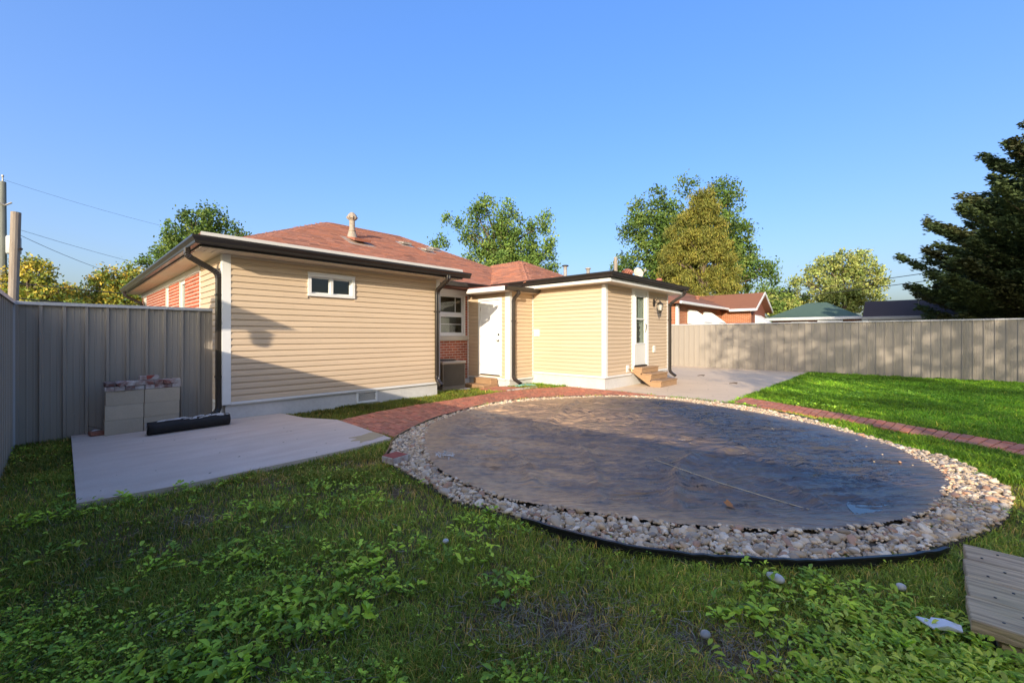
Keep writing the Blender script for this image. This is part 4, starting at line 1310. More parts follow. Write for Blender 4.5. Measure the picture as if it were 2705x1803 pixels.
# turbine vent and two mushroom vents on the low roof
tx_, ty_ = 12.88, 6.78
mb = MB(); mb.lathe([(.10, 2.86), (.10, 3.35)], tx_, ty_, 12)
tv_ = mb.obj('turbine_vent', M['rust'], house)
mb = MB()
for k in range(14):
    a = 2 * math.pi * k / 14
    pts = [(tx_ + r_ * math.cos(a + t * .5), ty_ + r_ * math.sin(a + t * .5), 3.34 + .24 * t) for t, r_ in ((0, .11), (.3, .155), (.6, .165), (.85, .13), (1, .05))]
    mb.sweep(pts, [(-.03, -.002), (.03, -.002), (.03, .002), (-.03, .002)])
mb.lathe([(.10, 3.34), (.13, 3.42), (.13, 3.5), (.05, 3.585), (0, 3.59)], tx_, ty_, 12)
mb.obj('turbine_fins', M['rust'], tv_)
for x, y, zt_ in ((13.36, 6.28, 3.24), (13.40, 5.92, 3.24)):
    mb = MB(); mb.lathe([(.05, 2.86), (.05, zt_ - .08)], x, y, 10)
    o = mb.obj('roof_vent', M['rust'], house)
    mb = MB(); mb.lathe([(.06, zt_ - .09), (.105, zt_ - .085), (.11, zt_ - .05), (.08, zt_ + .0), (.0, zt_ + .012)], x, y, 12); mb.obj('vent_cap', M['rust'], o, True)
print('house ready', len(shingles))

# ------------------------------------------------------------------ satellite dish
dish = empty('satellite_dish', (13.32, 6.62, 2.87), 0, 'pale oval satellite dish on a mast at the right end of the low roof', 'satellite dish')
mb = MB(); mb.tube([(0, 0, 0), (0, 0, .55)], .022, 8); mb.obj('mast', M['metal'], dish)
mb = MB()
nr, na = 5, 22
vs = [(0, 0, 0)]; fs = []
for i in range(1, nr + 1):
    for k in range(na):
        a = 2 * math.pi * k / na; r = i / nr
        vs.append((.165 * r * math.cos(a), .19 * r * math.sin(a), .05 * r * r))
for k in range(na): fs.append((0, 1 + k, 1 + (k + 1) % na))
for i in range(nr - 1):
    for k in range(na):
        a = 1 + i * na; fs.append((a + k, a + na + k, a + na + (k + 1) % na, a + (k + 1) % na))
vs2 = [(x, y, z - .008) for x, y, z in vs]; n_ = len(vs)
fs2 = [tuple(i + n_ for i in f[::-1]) for f in fs]
rimf = [(1 + (nr - 1) * na + k, 1 + (nr - 1) * na + n_ + k, 1 + (nr - 1) * na + n_ + (k + 1) % na, 1 + (nr - 1) * na + (k + 1) % na) for k in range(na)]
mb.add(vs + vs2, fs + fs2 + rimf)
o = mb.obj('reflector', mat('dish_cream', (.62, .55, .45), .6, noise=(7, .6, (.60, .40, .22))), dish, True)
o.location = (0, 0, .60); o.rotation_euler = Vector((-.60, -.72, .42)).to_track_quat('Z', 'Y').to_euler()
mb = MB(); mb.tube([(-.02, .02, .45), (.16, -.12, .62), (.20, -.16, .70)], .010, 6); mb.box(.17, .23, -.20, -.14, .67, .75, .006); mb.obj('feed_arm', M['metal'], dish)

# ------------------------------------------------------------------ wooden steps
st_ = empty('wooden_steps', (0, 0, 0), 0, 'three tread wooden steps with slanted sides at the storm door on the patio', 'steps')
x0, x1 = 10.75, 11.80
fronts = [(4.70, .18), (4.97, .345), (5.24, .50)]
for i, (yf, zt_) in enumerate(fronts):
    yb = fronts[i + 1][0] if i < 2 else 5.47
    for k in range(2):
        ya = yf - .02 + k * (yb - yf + .02) / 2; yb_ = yf - .02 + (k + 1) * (yb - yf + .02) / 2 - .006
        mb = MB(); mb.box(x0, x1, ya, yb_, zt_ - .036, zt_, .005); mb.obj('tread', M['wood'], st_)
    zb = fronts[i - 1][1] if i else .012
    mb = MB(); mb.box(x0 + .002, x1 - .002, yf, yf + .034, zb + .002, zt_ - .038, .004); mb.obj('riser', M['wood'], st_)
for xa in (x0 + .004, x1 - .044):
    mb = MB(); mb.prism([(4.735, .010), (4.735, .142), (5.004, .142), (5.004, .306), (5.274, .306), (5.274, .462), (5.47, .462), (5.47, .33), (4.98, .010)], 'x', xa, xa + .04)
    mb.obj('stringer', M['wood'], st_)
s2 = empty('wooden_box_steps', (0, 0, 0), 0, 'low wooden box steps in two tiers below the white six panel side door', 'steps')
def box_tier(x0, x1, y0, y1, z0, z1):
    n = 3
    for k in range(n):
        a = x0 + (x1 - x0) * k / n; b = x0 + (x1 - x0) * (k + 1) / n - .005
        mb = MB(); mb.box(a, b, y0, y1, z1 - .036, z1, .005); mb.obj('tread', M['wood'], s2)
    mb = MB(); mb.box(x0 + .006, x0 + .042, y0 + .042, y1 - .006, z0, z1 - .038, .004); mb.obj('front_board', M['wood'], s2)
    mb = MB(); mb.box(x0 + .006, x1, y0 + .006, y0 + .040, z0, z1 - .038, .004); mb.obj('side_board', M['wood'], s2)
    mb = MB(); mb.box(x0 + .006, x1, y1 - .004, y1 + .03, z0, z1 - .038, .004); mb.obj('side_board', M['wood'], s2)
box_tier(7.76, 8.30, 8.28, 9.10, -.13, .03)
box_tier(8.04, 8.30, 8.30, 8.98, .031, .19)

# ------------------------------------------------------------------ air conditioner
ac = empty('air_conditioner', (0, 0, 0), 0, 'tan outdoor air conditioner unit in the recess behind the wing, below the window', 'air conditioner')
ax0, ax1, ay0, ay1, az0, az1 = 6.72, 7.48, 8.72, 9.42, -.02, .70
mb = MB(); mb.box(ax0 + .02, ax1 - .02, ay0 + .02, ay1 - .02, az0 + .06, az1 - .08); mb.obj('cabinet', M['ac'], ac)
mb = MB(); mb.box(ax0 - .015, ax1 + .015, ay0 - .015, ay1 + .015, az1 - .08, az1, .02); mb.obj('lid', M['ac_top'], ac)
mb = MB(); mb.box(ax0, ax1, ay0, ay1, az0 - .03, az0 + .06, .008); mb.obj('base_pan', M['ac'], ac)
mb = MB()
for k in range(24):
    x = ax0 + .05 + k * .029; mb.box(x, x + .010, ay0 + .006, ay0 + .019, az0 + .07, az1 - .09)
for k in range(22):
    y = ay0 + .05 + k * .029; mb.box(ax0 + .006, ax0 + .019, y, y + .01, az0 + .07, az1 - .09)
tag(mb.obj('grille_bars', M['ac'], ac), kind='stuff')
for x in (ax0, ax1 - .035):
    mb = MB(); mb.box(x, x + .035, ay0, ay0 + .035, az0 + .061, az1 - .081); mb.obj('corner_post', M['ac'], ac)
mb = MB(); mb.tube([((ax0 + ax1) / 2 + .27 * math.cos(t), (ay0 + ay1) / 2 + .27 * math.sin(t), az1 + .012) for t in np.linspace(0, 6.2832, 25)], .012, 5); mb.obj('fan_ring', M['black_metal'], ac)
mb = MB(); mb.box(ax0 - .1, ax1 + .09, ay0 - .1, ay1 + .1, -.16, -.052, .006); tag(mb.obj('equipment_pad', M['foundation']), 'low concrete pad under the tan air conditioner', 'pad')

# ------------------------------------------------------------------ steel fences
def rib_profile(u0, u1, pitch=.2286):
    pts = []
    n = int(round((u1 - u0) / pitch)); p = (u1 - u0) / n
    for i in range(n):
        a = u0 + i * p
        pts += [(a, .003), (a + .008, .032), (a + .036, .032), (a + .046, .0), (a + .098, 0), (a + .104, .004), (a + .112, .004), (a + .118, 0),
                (a + .158, 0), (a + .164, .004), (a + .172, .004), (a + .178, 0)]
    pts.append((u1, .003))
    return pts
def steel_fence(label, pl, u0, u1, z0, z1, both_posts=True):
    f = empty('steel_fence', (0, 0, 0), 0, label, 'fence', 'ribbed grey steel fences round the yard')
    n = max(1, int(round((u1 - u0) / .9144))); wd = (u1 - u0) / n
    for i in range(n):
        a, b = u0 + i * wd, u0 + (i + 1) * wd
        pts = rib_profile(a, b)
        mb = MB(); k = len(pts); t = .003 + .0015 * (i % 2)
        vs = []
        for z in (z0 + rng.uniform(-.008, .008), z1):
            vs += [pl.pt(u, o + t, z) for u, o in pts]
        vs2 = [pl.pt(u, o + t - .0012, z) for z in (z0, z1) for u, o in pts]
        mb.add(vs, [(q, q + 1, k + q + 1, k + q) for q in range(k - 1)])
        mb.add(vs2, [(q + 1, q, k + q, k + q + 1) for q in range(k - 1)])
        mb.obj('panel', M['fence'], f)
        mb = MB()
        for u in (a + .078, a + .306, a + .53, a + .76):
            for z in (z0 + .35, z1 - .36):
                q = pl.pt(u, t + .002, z); mb.box(q[0] - .006, q[0] + .006, q[1] - .006, q[1] + .006, z - .006, z + .006)
        tag(mb.obj('screw_heads', M['metal'], f), kind='stuff')
    k = u0
    while k < u1:
        e = min(k + 3.05, u1)
        mb = MB(); pl.box(mb, k, e - .004, -.045, .046, z1 + .001, z1 + .030, .004); pl.box(mb, k, e - .004, 0.0465, .050, z1 - .012, z1 + .029)
        mb.obj('top_cap', M['fence_cap'], f); k = e
    mb = MB(); pl.box(mb, u0, u1, -.042, -.006, z0 + .3, z0 + .36); mb.obj('rail', M['fence_cap'], f)
    mb = MB(); pl.box(mb, u0, u1, -.042, -.006, z1 - .42, z1 - .36); mb.obj('rail', M['fence_cap'], f)
    k = u0 + .1
    while k < u1:
        mb = MB(); pl.box(mb, k, k + .06, -.11, -.045, -.4, z1); mb.obj('post', M['fence_cap'], f); k += 2.44
    return f
steel_fence('long grey steel fence along the right side behind the lawn and patio', Plane('X', 19.0, -1), -8.0, 9.9, .0, 1.845)
steel_fence('short grey steel fence behind the cement blocks, joined to the house corner', Plane('Y', 8.2, -1), -.40, 1.68, -.03, 1.775)
fl = steel_fence('grey steel fence on the left, seen edge on at the photo border', Plane('X', -.43, 1), -7.2, 8.16, -.03, 1.775)
mb = MB(); mb.box(-.425, -.385, 8.12, 8.165, -.03, 1.775); mb.obj('corner_flashing', M['fence_cap'], fl)

# ------------------------------------------------------------------ blocks, bricks, roofing roll
BX, BY = .405, 7.82
order_txt = ['bottom left', 'middle left', 'top left', 'bottom right', 'middle right', 'top right']
blk = None
def make_block(name):
    mb = MB()
    L_, D_, H_ = .39, .19, .194
    for c in rect_minus(0, L_, 0, D_, [(.035, .18, .035, D_ - .035), (.21, .355, .035, D_ - .035)]):
        mb.box(c[0], c[1], c[2], c[3], 0, H_)
    mb2 = MB(); mb2.box(0, L_, 0, .03, 0, H_, .004); mb2.box(0, L_, D_ - .03, D_, 0, H_, .004)
    mb2.box(0, .035, .03, D_ - .03, 0, H_); mb2.box(L_ - .035, L_, .03, D_ - .03, 0, H_); mb2.box(.178, .212, .03, D_ - .03, 0, H_)
    return mb2.mesh('cement_block')
bme = make_block('cement_block'); bme.materials.append(M['block'])
jit = [(0, 0), (.004, .004), (.012, .006), (.398, 0), (.402, -.004), (.408, .003)]
for i in range(6):
    o = link('cement_block', bme)
    r_ = i % 3
    o.location = (BX + jit[i][0], BY + jit[i][1], .031 + r_ * .1955)
    o.rotation_euler = (0, 0, R((.4, -.5, .8, -.4, .6, -.3)[i]))
    tag(o, f'grey cement block, {order_txt[i]} of the stack of six against the short fence', 'block', 'cement blocks stacked against the short fence')
zt_ = .031 + 3 * .1955
def small_brick(x, y, z, rz, m, label, lie='end', rx=0, ry=0):
    mb = MB(); mb.box(-.049, .049, -.095, .095, 0, .059, .006)
    o = mb.obj('salvaged_brick', M[m]); o.location = (x, y, z); o.rotation_euler = (R(rx), R(ry), R(rz))
    return tag(o, label, 'brick', 'salvaged bricks on the cement blocks')
low = [('white_brick', 0), ('white_brick', -.01), ('old_brick', 0), ('white_brick', .01), ('white_brick', 0), ('old_brick', 0), ('old_brick', .01), ('white_brick', 0)]
up = [('old_brick', 0), None, ('white_brick', 0), ('white_brick', 0), ('old_brick', .01), ('old_brick', 0), ('old_brick', 0), ('white_brick', 0)]
word = ['first', 'second', 'third', 'fourth', 'fifth', 'sixth', 'seventh', 'eighth']
for k in range(8):
    m_ = low[k][0]
    small_brick(BX + .052 + k * .1015, BY + .092 + low[k][1], zt_, rng.uniform(-4, 4), m_, f'{"whitish" if m_ == "white_brick" else "dark"} old brick, {word[k]} from the left in the lower row on the blocks')
for k in range(8):
    if up[k] is None: continue
    m_ = up[k][0]
    small_brick(BX + .050 + k * .1025, BY + .09 + up[k][1], zt_ + .0605, rng.uniform(-6, 6), m_, f'{"whitish" if m_ == "white_brick" else "dark"} old brick, {word[k]} place from the left in the upper row')
small_brick(BX + .165, BY + .07, zt_ + .064, 18, 'old_brick', 'tilted old brick leaning over the second gap in the upper row', ry=-24)
mb = MB(); mb.box(-.105, .105, -.05, .05, 0, .062, .007)
o = mb.obj('salvaged_brick', M['white_brick']); o.location = (BX + .46, BY + .09, zt_ + .122); o.rotation_euler = (0, 0, R(4))
tag(o, 'whitewashed brick with a red patch lying lengthwise on top of the pile', 'brick', 'salvaged bricks on the cement blocks')
mb = MB(); mb.prism([(-.035, .066), (.06, .066), (.015, .02), (-.03, .01)], 'y', -.0525, -.0515); mb.obj('red_patch', M['red_face'], o)
mb = MB(); mb.box(-.07, .07, -.05, .05, 0, .06, .012)
o = mb.obj('broken_brick', M['rust']); o.location = (.33, 7.95, .03); o.rotation_euler = (0, R(4), R(14))
tag(o, 'broken reddish brick on the slab left of the cement blocks', 'brick')
mb = MB(); mb.add([(-.06, -.03, .066), (.03, -.035, .07), (.05, .03, .063), (-.03, .035, .072), (-.01, 0, .082)], [(0, 1, 4), (1, 2, 4), (2, 3, 4), (3, 0, 4), (3, 2, 1, 0)])
mb.obj('mortar_crust', M['paper'], o)
mb = MB(); mb.tube([(-.08, 0, .14), (-.02, .01, .115), (.06, 0, .075)], .0025, 4); wi = mb.obj('wire_scrap', M['black_metal']); wi.location = (.33, 7.95, .03)
tag(wi, 'thin dark wire sticking up from the broken brick', 'wire')

roll = empty('roofing_roll', (0, 0, 0), 0, 'black roll of roofing felt with torn white paper lying on the slab', 'roll')
ra, rb = Vector((.80, 7.44, .118)), Vector((1.74, 7.49, .118))
n_ = 12; prof = []
mb = MB()
pts = [ra + (rb - ra) * (i / n_) for i in range(n_ + 1)]
sec = []
for k in range(20):
    a = 2 * math.pi * k / 20
    sec.append((.088 * math.cos(a) * (1 + .03 * math.sin(3 * a)), .086 * math.sin(a)))
mb.sweep(pts, sec, scales=[1.0 + .02 * math.sin(i * 1.7) for i in range(n_ + 1)])
mb.obj('roll_body', M['tar'], roll, True)
mb = MB()
dirv = (rb - ra).normalized(); sidev = Vector((-dirv.y, dirv.x, 0))
for k in range(46):
    t = rng.uniform(.12, .97); a = R(rng.uniform(48, 112))
    c = ra + dirv * (.94 * t) + sidev * (-.091 * math.cos(a)) + Vector((0, 0, .0895 * math.sin(a)))
    l_, w_ = rng.uniform(.02, .07), rng.uniform(.005, .014)
    h_ = rng.uniform(.0, .018)
    mb.add([c - dirv * l_ - sidev * w_, c + dirv * l_ * .7 - sidev * w_ * .5, c + dirv * l_ + sidev * w_ + Vector((0, 0, h_)), c - dirv * l_ * .6 + sidev * w_ + Vector((0, 0, h_ * .5))], [(0, 1, 2, 3)])
tag(mb.obj('paper_shreds', M['paper'], roll), kind='stuff')
mb = MB()
vs = [tuple(ra - dirv * .002)]
for k in range(16):
    a = 2 * math.pi * k / 16; r_ = .083 * rng.uniform(.85, 1.08)
    vs.append(tuple(ra - dirv * rng.uniform(.0, .03) + sidev * r_ * math.cos(a) + Vector((0, 0, r_ * math.sin(a)))))
mb.add(vs, [(0, 1 + k, 1 + (k + 1) % 16) for k in range(16)])
mb.obj('torn_end', M['paper'], roll)

# ------------------------------------------------------------------ small things lying about
mb = MB(); mb.box(-.098, .098, -.095, .095, 0, .075, .006)
o = mb.obj('paver', M['white_brick']); o.location = (2.46, 4.02, .012); o.rotation_euler = (0, 0, R(8))
tag(o, 'square pale paver with a red top at the left edge of the gravel', 'paver')
mb = MB(); mb.box(-.094, .094, -.091, .091, .0752, .079); mb.obj('red_top', M['red_face'], o)
def stone(x, y, sx, sy, sz, col, label, z=.02, rz=0.0):
    v = ICO2 * (sx, sy, sz)
    v[:, 2] *= 1 + .25 * np.sin(v[:, 0] / sx * 2.1 + x)
    me = np_mesh('stone', v, ICO2F.ravel(), np.full(len(ICO2F), 3), np.tile(col, (len(v), 1)), smooth=True)
    o = link('stone', me, M['pebble']); o.location = (x, y, z); o.rotation_euler = (0, 0, rz)
    return tag(o, label, 'stone')
stone(2.70, .53, .052, .036, .020, (.60, .58, .52), 'smooth egg shaped white stone on the near lawn below the gravel', .035, 1.1)
stone(3.07, .02, .030, .022, .018, (.55, .53, .48), 'small round white stone against the black edging at the right', .03)
stone(1.72, 2.20, .022, .018, .012, (.62, .60, .56), 'small white chip lying alone in the grass left of the dirt patch', .03)
stone(1.98, .66, .030, .022, .012, (.36, .33, .28), 'flat brown stone in the weeds left of the white rag', .03)
mb = MB()
rag = [(-.085, -.01), (-.05, .03), (-.01, .022), (.0, .035), (.05, .03), (.09, -.005), (.08, -.03), (.02, -.038), (-.03, -.03), (-.07, -.028)]
vs = [(x, y, .045 + .012 * math.sin(x * 60) + .006 * math.cos(y * 90)) for x, y in rag]
mb.add(vs + [(x, y, z - .006) for x, y, z in vs], [tuple(range(10)), tuple(range(10, 20))[::-1]] + [(i, (i + 1) % 10, 10 + (i + 1) % 10, 10 + i) for i in range(10)])
o = mb.obj('rag', mat('white_cloth', (.68, .68, .70), .8)); o.location = (2.72, -.10, .03); o.rotation_euler = (0, 0, R(-60))
tag(o, 'scrap of white cloth lying on the weeds at the lower right', 'rag')
mb = MB()
lf = [(-.05, -.03), (-.02, -.02), (.0, -.035), (.03, -.02), (.055, .0), (.03, .015), (.02, .04), (-.01, .025), (-.045, .035)]
mb.add([(x, y, .012 * abs(x) / .05 + .006) for x, y in lf], [tuple(range(9))])
o = mb.obj('fallen_leaf', mat('orange_leaf', (.42, .17, .05), .8)); o.location = (3.62, 1.03, TZ(3.62, 1.03) + .012); o.rotation_euler = (R(10), R(-14), .6)
tag(o, 'curled orange leaf lying on the near side of the black pool cover', 'leaf')
mb = MB(); mb.tube([(8.35, 7.70, .0), (8.5, 7.58, .03), (8.72, 7.50, .028), (8.9, 7.44, .0)], .030, 8)
tag(mb.obj('hose', M['teal']), 'short piece of pale teal hose in the grass by the low downspout', 'hose')
mb = MB()
for k in range(40):
    c = Vector((2.87 + rng.normal(0, .06), 3.72 + rng.normal(0, .07), .05 + rng.uniform(0, .03)))
    d_ = Vector((rng.normal(), rng.normal(), rng.normal() * .4)).normalized() * rng.uniform(.015, .05)
    e_ = Vector((rng.normal(), rng.normal(), rng.normal() * .5)).normalized() * .006
    mb.add([c - d_ - e_, c + d_ - e_, c + d_ + e_, c - d_ + e_], [(0, 1, 2, 3)])
tag(mb.obj('paper_scraps', M['paper']), 'torn scraps of white paper lying on the gravel at the left', 'litter')
mb = MB(); mb.tube([(4.30, 1.95, TZ(4.3, 1.95) + .01), (4.05, 1.6, TZ(4.05, 1.6) + .012), (3.98, 1.2, TZ(3.98, 1.2) + .012), (4.02, .8, TZ(4.02, .8) + .01), (3.95, .55, TZ(3.95, .55) + .01)], .004, 5)
tag(mb.obj('straw', mat('dry_straw', (.50, .42, .28), .8)), 'long pale dry stalk lying across the black pool cover', 'stalk')
for k, (x, y) in enumerate(((14.9, 5.1), (13.1, 3.6))):
    mb = MB()
    mb.tube([(x - .2, y + .05, .02), (x, y, .03), (x + .15, y - .06, .02)], .012, 5); mb.tube([(x - .03, y, .03), (x - .12, y - .12, .02)], .008, 5)
    tag(mb.obj('twig', M['bark']), ['forked brown twig on the patio near the right fence', 'small dark twig on the patio nearer the lawn'][k], 'twig')

# plank platform, lower right corner
pk = empty('plank_platform', (0, 0, 0), 0, 'weathered grey wooden plank platform at the lower right corner of the lawn', 'platform')
xx = [2.74, 2.985, 3.23, 3.475, 3.72]
for i in range(4):
    mb = MB(); e0 = -.207 - .014 * i + rng.uniform(-.003, .003)
    mb.box(xx[i] + .0015, xx[i + 1] - .0015, -2.6, e0, .060, .120 + rng.uniform(-.002, .002), .005)
    mb.obj('plank', M['wood_grey'], pk)
    mb = MB()
    for yy, q in ((-.31, .06), (-.38, .17), (-.92, .11)):
        if True:
            mb.lathe([(0, .119), (.006, .119), (.006, .1235), (0, .1235)], xx[i] + q, yy, 6)
    tag(mb.obj('nail_heads', M['black_metal'], pk), kind='stuff')
for y in (-.34, -1.4, -2.5):
    mb = MB(); mb.box(2.76, 3.70, y - .04, y + .04, -.03, .0595); mb.obj('joist', M['wood_grey'], pk)

# ------------------------------------------------------------------ utility poles and wires
pa = empty('utility_pole', (-2.23, 37.5, 0), 0, 'tall grey green utility pole with a pin on top at the left photo edge', 'utility pole', 'utility poles')
mb = MB(); mb.tube([(0, 0, -.5), (0, 0, 5), (0, 0, 10.1)], .17, 12, scales=[1.15, 1, .82]); mb.obj('pole', M['pole_grey'], pa)
mb = MB(); mb.lathe([(.05, 10.1), (.035, 10.15), (.03, 10.35), (.06, 10.4), (.05, 10.48), (0, 10.5)], 0, 0, 8); mb.obj('insulator', M['metal'], pa)
mb = MB(); mb.tube([(-.3, -.2, 8.9), (.1, -.18, 8.75), (.35, -.2, 8.95)], .05, 6); mb.obj('bracket', M['metal'], pa)
can = MB(); can.lathe([(.0, 6.0), (.26, 6.0), (.30, 6.06), (.30, 6.95), (.26, 7.02), (0, 7.05)], .42, -.35, 14); tr = can.obj('transformer', mat('transformer_grey', (.42, .44, .44), .5), pa, True)
mb = MB(); mb.lathe([(.05, 7.03), (.09, 7.1), (.05, 7.16), (.09, 7.22), (.04, 7.3), (0, 7.3)], .35, -.35, 8); mb.lathe([(.05, 7.03), (.08, 7.1), (.05, 7.16), (.04, 7.22), (0, 7.22)], .55, -.3, 8); mb.obj('bushing', M['metal'], tr)
pb = empty('utility_pole', (-1.06, 21.6, 0), 0, 'short leaning bare wood pole in front of the transformer pole', 'utility pole', 'utility poles')
mb = MB(); mb.tube([(-.05, .0, -.5), (0, 0, 2.5), (.06, 0, 5.46)], .12, 12, scales=[1.1, 1.0, 1.0]); mb.obj('pole', M['pole_wood'], pb)
mb = MB(); mb.lathe([(0, 4.2), (.03, 4.2), (.05, 4.26), (0, 4.3)], .17, -.1, 6); mb.obj('hook', M['black_metal'], pb)
pc = empty('utility_pole', (26.96, 15.1, 0), 0, 'thin pale wood pole behind the low roof, left of the red turbine vent', 'utility pole', 'utility poles')
mb = MB(); mb.tube([(0, 0, -.5), (0, 0, 3), (0, 0, 6.85)], .15, 10, scales=[1.1, 1, .85]); mb.obj('pole', M['pole_wood'], pc)
mb = MB(); mb.box(-.05, .05, -.12, .12, 6.7, 6.95); mb.obj('pole_top_bracket', M['metal'], pc)
def wire(p, q, sag, r, label, n=14):
    p = Vector(p); q = Vector(q); mb = MB()
    mb.tube([p + (q - p) * t + Vector((0, 0, -4 * sag * t * (1 - t))) for t in np.linspace(0, 1, n)], r, 5)
    return tag(mb.obj('overhead_wire', M['wire']), label, 'wire', 'overhead wires')
wire((-1.0, 21.5, 4.75), (3.6, 27.3, 3.9), .25, .008, 'thin wire from the short wood pole down towards the house eave')
wire((-1.0, 21.5, 4.9), (12.0, 34.0, 5.0), .5, .006, 'fine wire from the short wood pole running right above the roof')
wire((-2.2, 37.4, 10.2), (15, 40, 9.0), .6, .007, 'highest wire leaving the tall grey pole to the right')
wire((-4.0, 22.0, 2.95), (4.4, 23.5, 2.45), .12, .022, 'lower black cable in front of the yellow maples')
wire((-4.0, 22.2, 3.45), (4.4, 23.6, 3.05), .12, .018, 'upper black cable in front of the yellow maples')
wire((35.2, 9.4, 4.35), (33.0, -3.0, 5.1), .12, .020, 'upper cable crossing the light green tree on the right')
wire((35.2, 9.2, 3.95), (33.0, -3.0, 4.65), .12, .020, 'lower cable crossing the light green tree on the right')
wire((13.6, 8.9, 3.2), (35.2, 9.6, 4.9), .25, .007, 'service wire from the low roof to the right, top of three')
wire((13.6, 8.7, 3.1), (35.2, 9.4, 4.5), .25, .007, 'service wire from the low roof to the right, middle of three')
wire((13.6, 8.5, 3.0), (35.2, 9.2, 4.1), .25, .007, 'service wire from the low roof to the right, lowest of three')

# ------------------------------------------------------------------ neighbours' buildings
def roof_solid(mb, pts_eave, ridge, thick=.14):
    pass
nb = empty('neighbour_house', (0, 0, 0), 0, 'orange brick house with brown roof and white window awnings beyond the right fence', 'house')
mb = MB(); mb.box(20.6, 27.8, 8.3, 8.5, 0, 3.02); mb.box(20.6, 20.8, 8.5, 15, 0, 3.02); mb.obj('wall', M['brick_far_x'], nb)
mb = MB(); mb.box(27.8, 28.0, 6.7, 8.3, 0, 2.95); mb.obj('wall', M['brick_far_y'], nb)
mb = MB(); mb.box(28.0, 31.2, 6.7, 6.9, 0, 2.98); mb.prism([(27.8, 2.98), (31.2, 2.98), (29.5, 3.92)], 'y', 6.72, 6.9); mb.obj('gable_wall', mat('shaded_red_brick', (.20, .07, .045), .9, noise=(9, .5, (.14, .05, .035))), nb)  # the gable's shade is put into this darker brick colour
mb = MB()
ez, rz_ = 3.05, 4.55
mb.add([(20.2, 7.9, ez), (33, 7.9, ez), (33, 15.6, ez), (20.2, 15.6, ez), (24.0, 11.75, rz_), (31, 11.75, rz_),
        (20.2, 7.9, ez - .12), (33, 7.9, ez - .12), (33, 15.6, ez - .12), (20.2, 15.6, ez - .12)],
       [(0, 1, 5, 4), (1, 2, 5), (2, 3, 4, 5), (3, 0, 4), (6, 7, 1, 0), (7, 8, 2, 1), (8, 9, 3, 2), (9, 6, 0, 3), (9, 8, 7, 6)])
mb.obj('roof', M['roof_brown'], nb)
mb = MB(); mb.add([(27.5, 6.35, 2.95), (29.5, 6.35, 4.02), (31.5, 6.35, 2.95), (27.5, 9.6, 2.95), (29.5, 10.9, 4.02), (31.5, 9.6, 2.95),
                   (27.5, 6.35, 2.83), (29.5, 6.35, 3.90), (31.5, 6.35, 2.83), (27.5, 9.6, 2.83), (29.5, 10.9, 3.9), (31.5, 9.6, 2.83)],
                  [(0, 1, 4, 3), (1, 2, 5, 4), (6, 7, 1, 0), (7, 8, 2, 1), (6, 0, 3, 9), (8, 11, 5, 2), (9, 10, 7, 6), (10, 11, 8, 7)])
mb.obj('roof', M['roof_brown'], nb)
mb = MB(); mb.box(20.15, 27.5, 7.78, 7.895, 2.90, 3.03, .02); mb.obj('gutter', M['white_trim'], nb)
mb = MB(); mb.box(27.38, 27.495, 6.35, 7.77, 2.80, 2.95, .02); mb.obj('gutter', M['white_trim'], nb)
mb = MB()
for sg in (-1, 1):
    mb.hexa([(29.5, 6.30, 3.90), (29.5 + sg * 2.02, 6.30, 2.82), (29.5 + sg * 2.02, 6.34, 2.82), (29.5, 6.34, 3.90)], [(29.5, 6.30, 4.05), (29.5 + sg * 2.02, 6.30, 2.97), (29.5 + sg * 2.02, 6.34, 2.97), (29.5, 6.34, 4.05)])
mb.obj('barge_board', M['white_trim'], nb)
mb = MB(); mb.box(20.62, 20.80, 8.16, 8.28, 0, 2.9); mb.obj('downspout', M['white_trim'], nb)
for x in (22.3, 24.6):
    fm = frame_mb(Plane('Y', 8.3, -1), x, x + 1.0, 1.2, 2.62, .07, .002, .04).obj('window', M['white_trim'], nb)
    mb = MB(); mb.box(x + .07, x + .93, 8.285, 8.297, 1.27, 2.55); mb.obj('pane', mat('far_pane', (.05, .06, .07), .1), fm)
    mb = MB()
    mb.add([(x - .12, 8.28, 2.72), (x + 1.12, 8.28, 2.72), (x + 1.12, 7.45, 2.08), (x - .12, 7.45, 2.08), (x - .12, 8.28, 2.0), (x + 1.12, 8.28, 2.0), (x - .12, 7.45, 1.9), (x + 1.12, 7.45, 1.9)],
           [(0, 1, 2, 3), (0, 3, 6, 4), (1, 5, 7, 2), (3, 2, 7, 6)])
    for k in range(9):
        xa = x - .12 + k * .138
        mb.hexa([(xa, 7.447, 2.09), (xa + .02, 7.447, 2.09), (xa + .02, 8.27, 2.725), (xa, 8.27, 2.725)], [(xa, 7.437, 2.105), (xa + .02, 7.437, 2.105), (xa + .02, 8.26, 2.74), (xa, 8.26, 2.74)])
    mb.obj('awning', M['awning'], fm)
mb = MB(); fx_ = 28.7
mb.add([(fx_, 6.69, 2.62), (fx_ + 1.5, 6.69, 2.62), (fx_ + 1.5, 5.9, 2.02), (fx_, 5.9, 2.02), (fx_, 6.69, 1.9), (fx_ + 1.5, 6.69, 1.9), (fx_, 5.9, 1.85), (fx_ + 1.5, 5.9, 1.85)], [(0, 1, 2, 3), (0, 3, 6, 4), (1, 5, 7, 2), (3, 2, 7, 6)])
mb.obj('awning', M['awning'], nb)
mb = MB(); mb.lathe([(.1, 3.3), (.1, 3.62), (.14, 3.64), (.14, 3.74), (0, 3.78)], 26.2, 9.2, 8); mb.obj('roof_vent', M['rust'], nb)

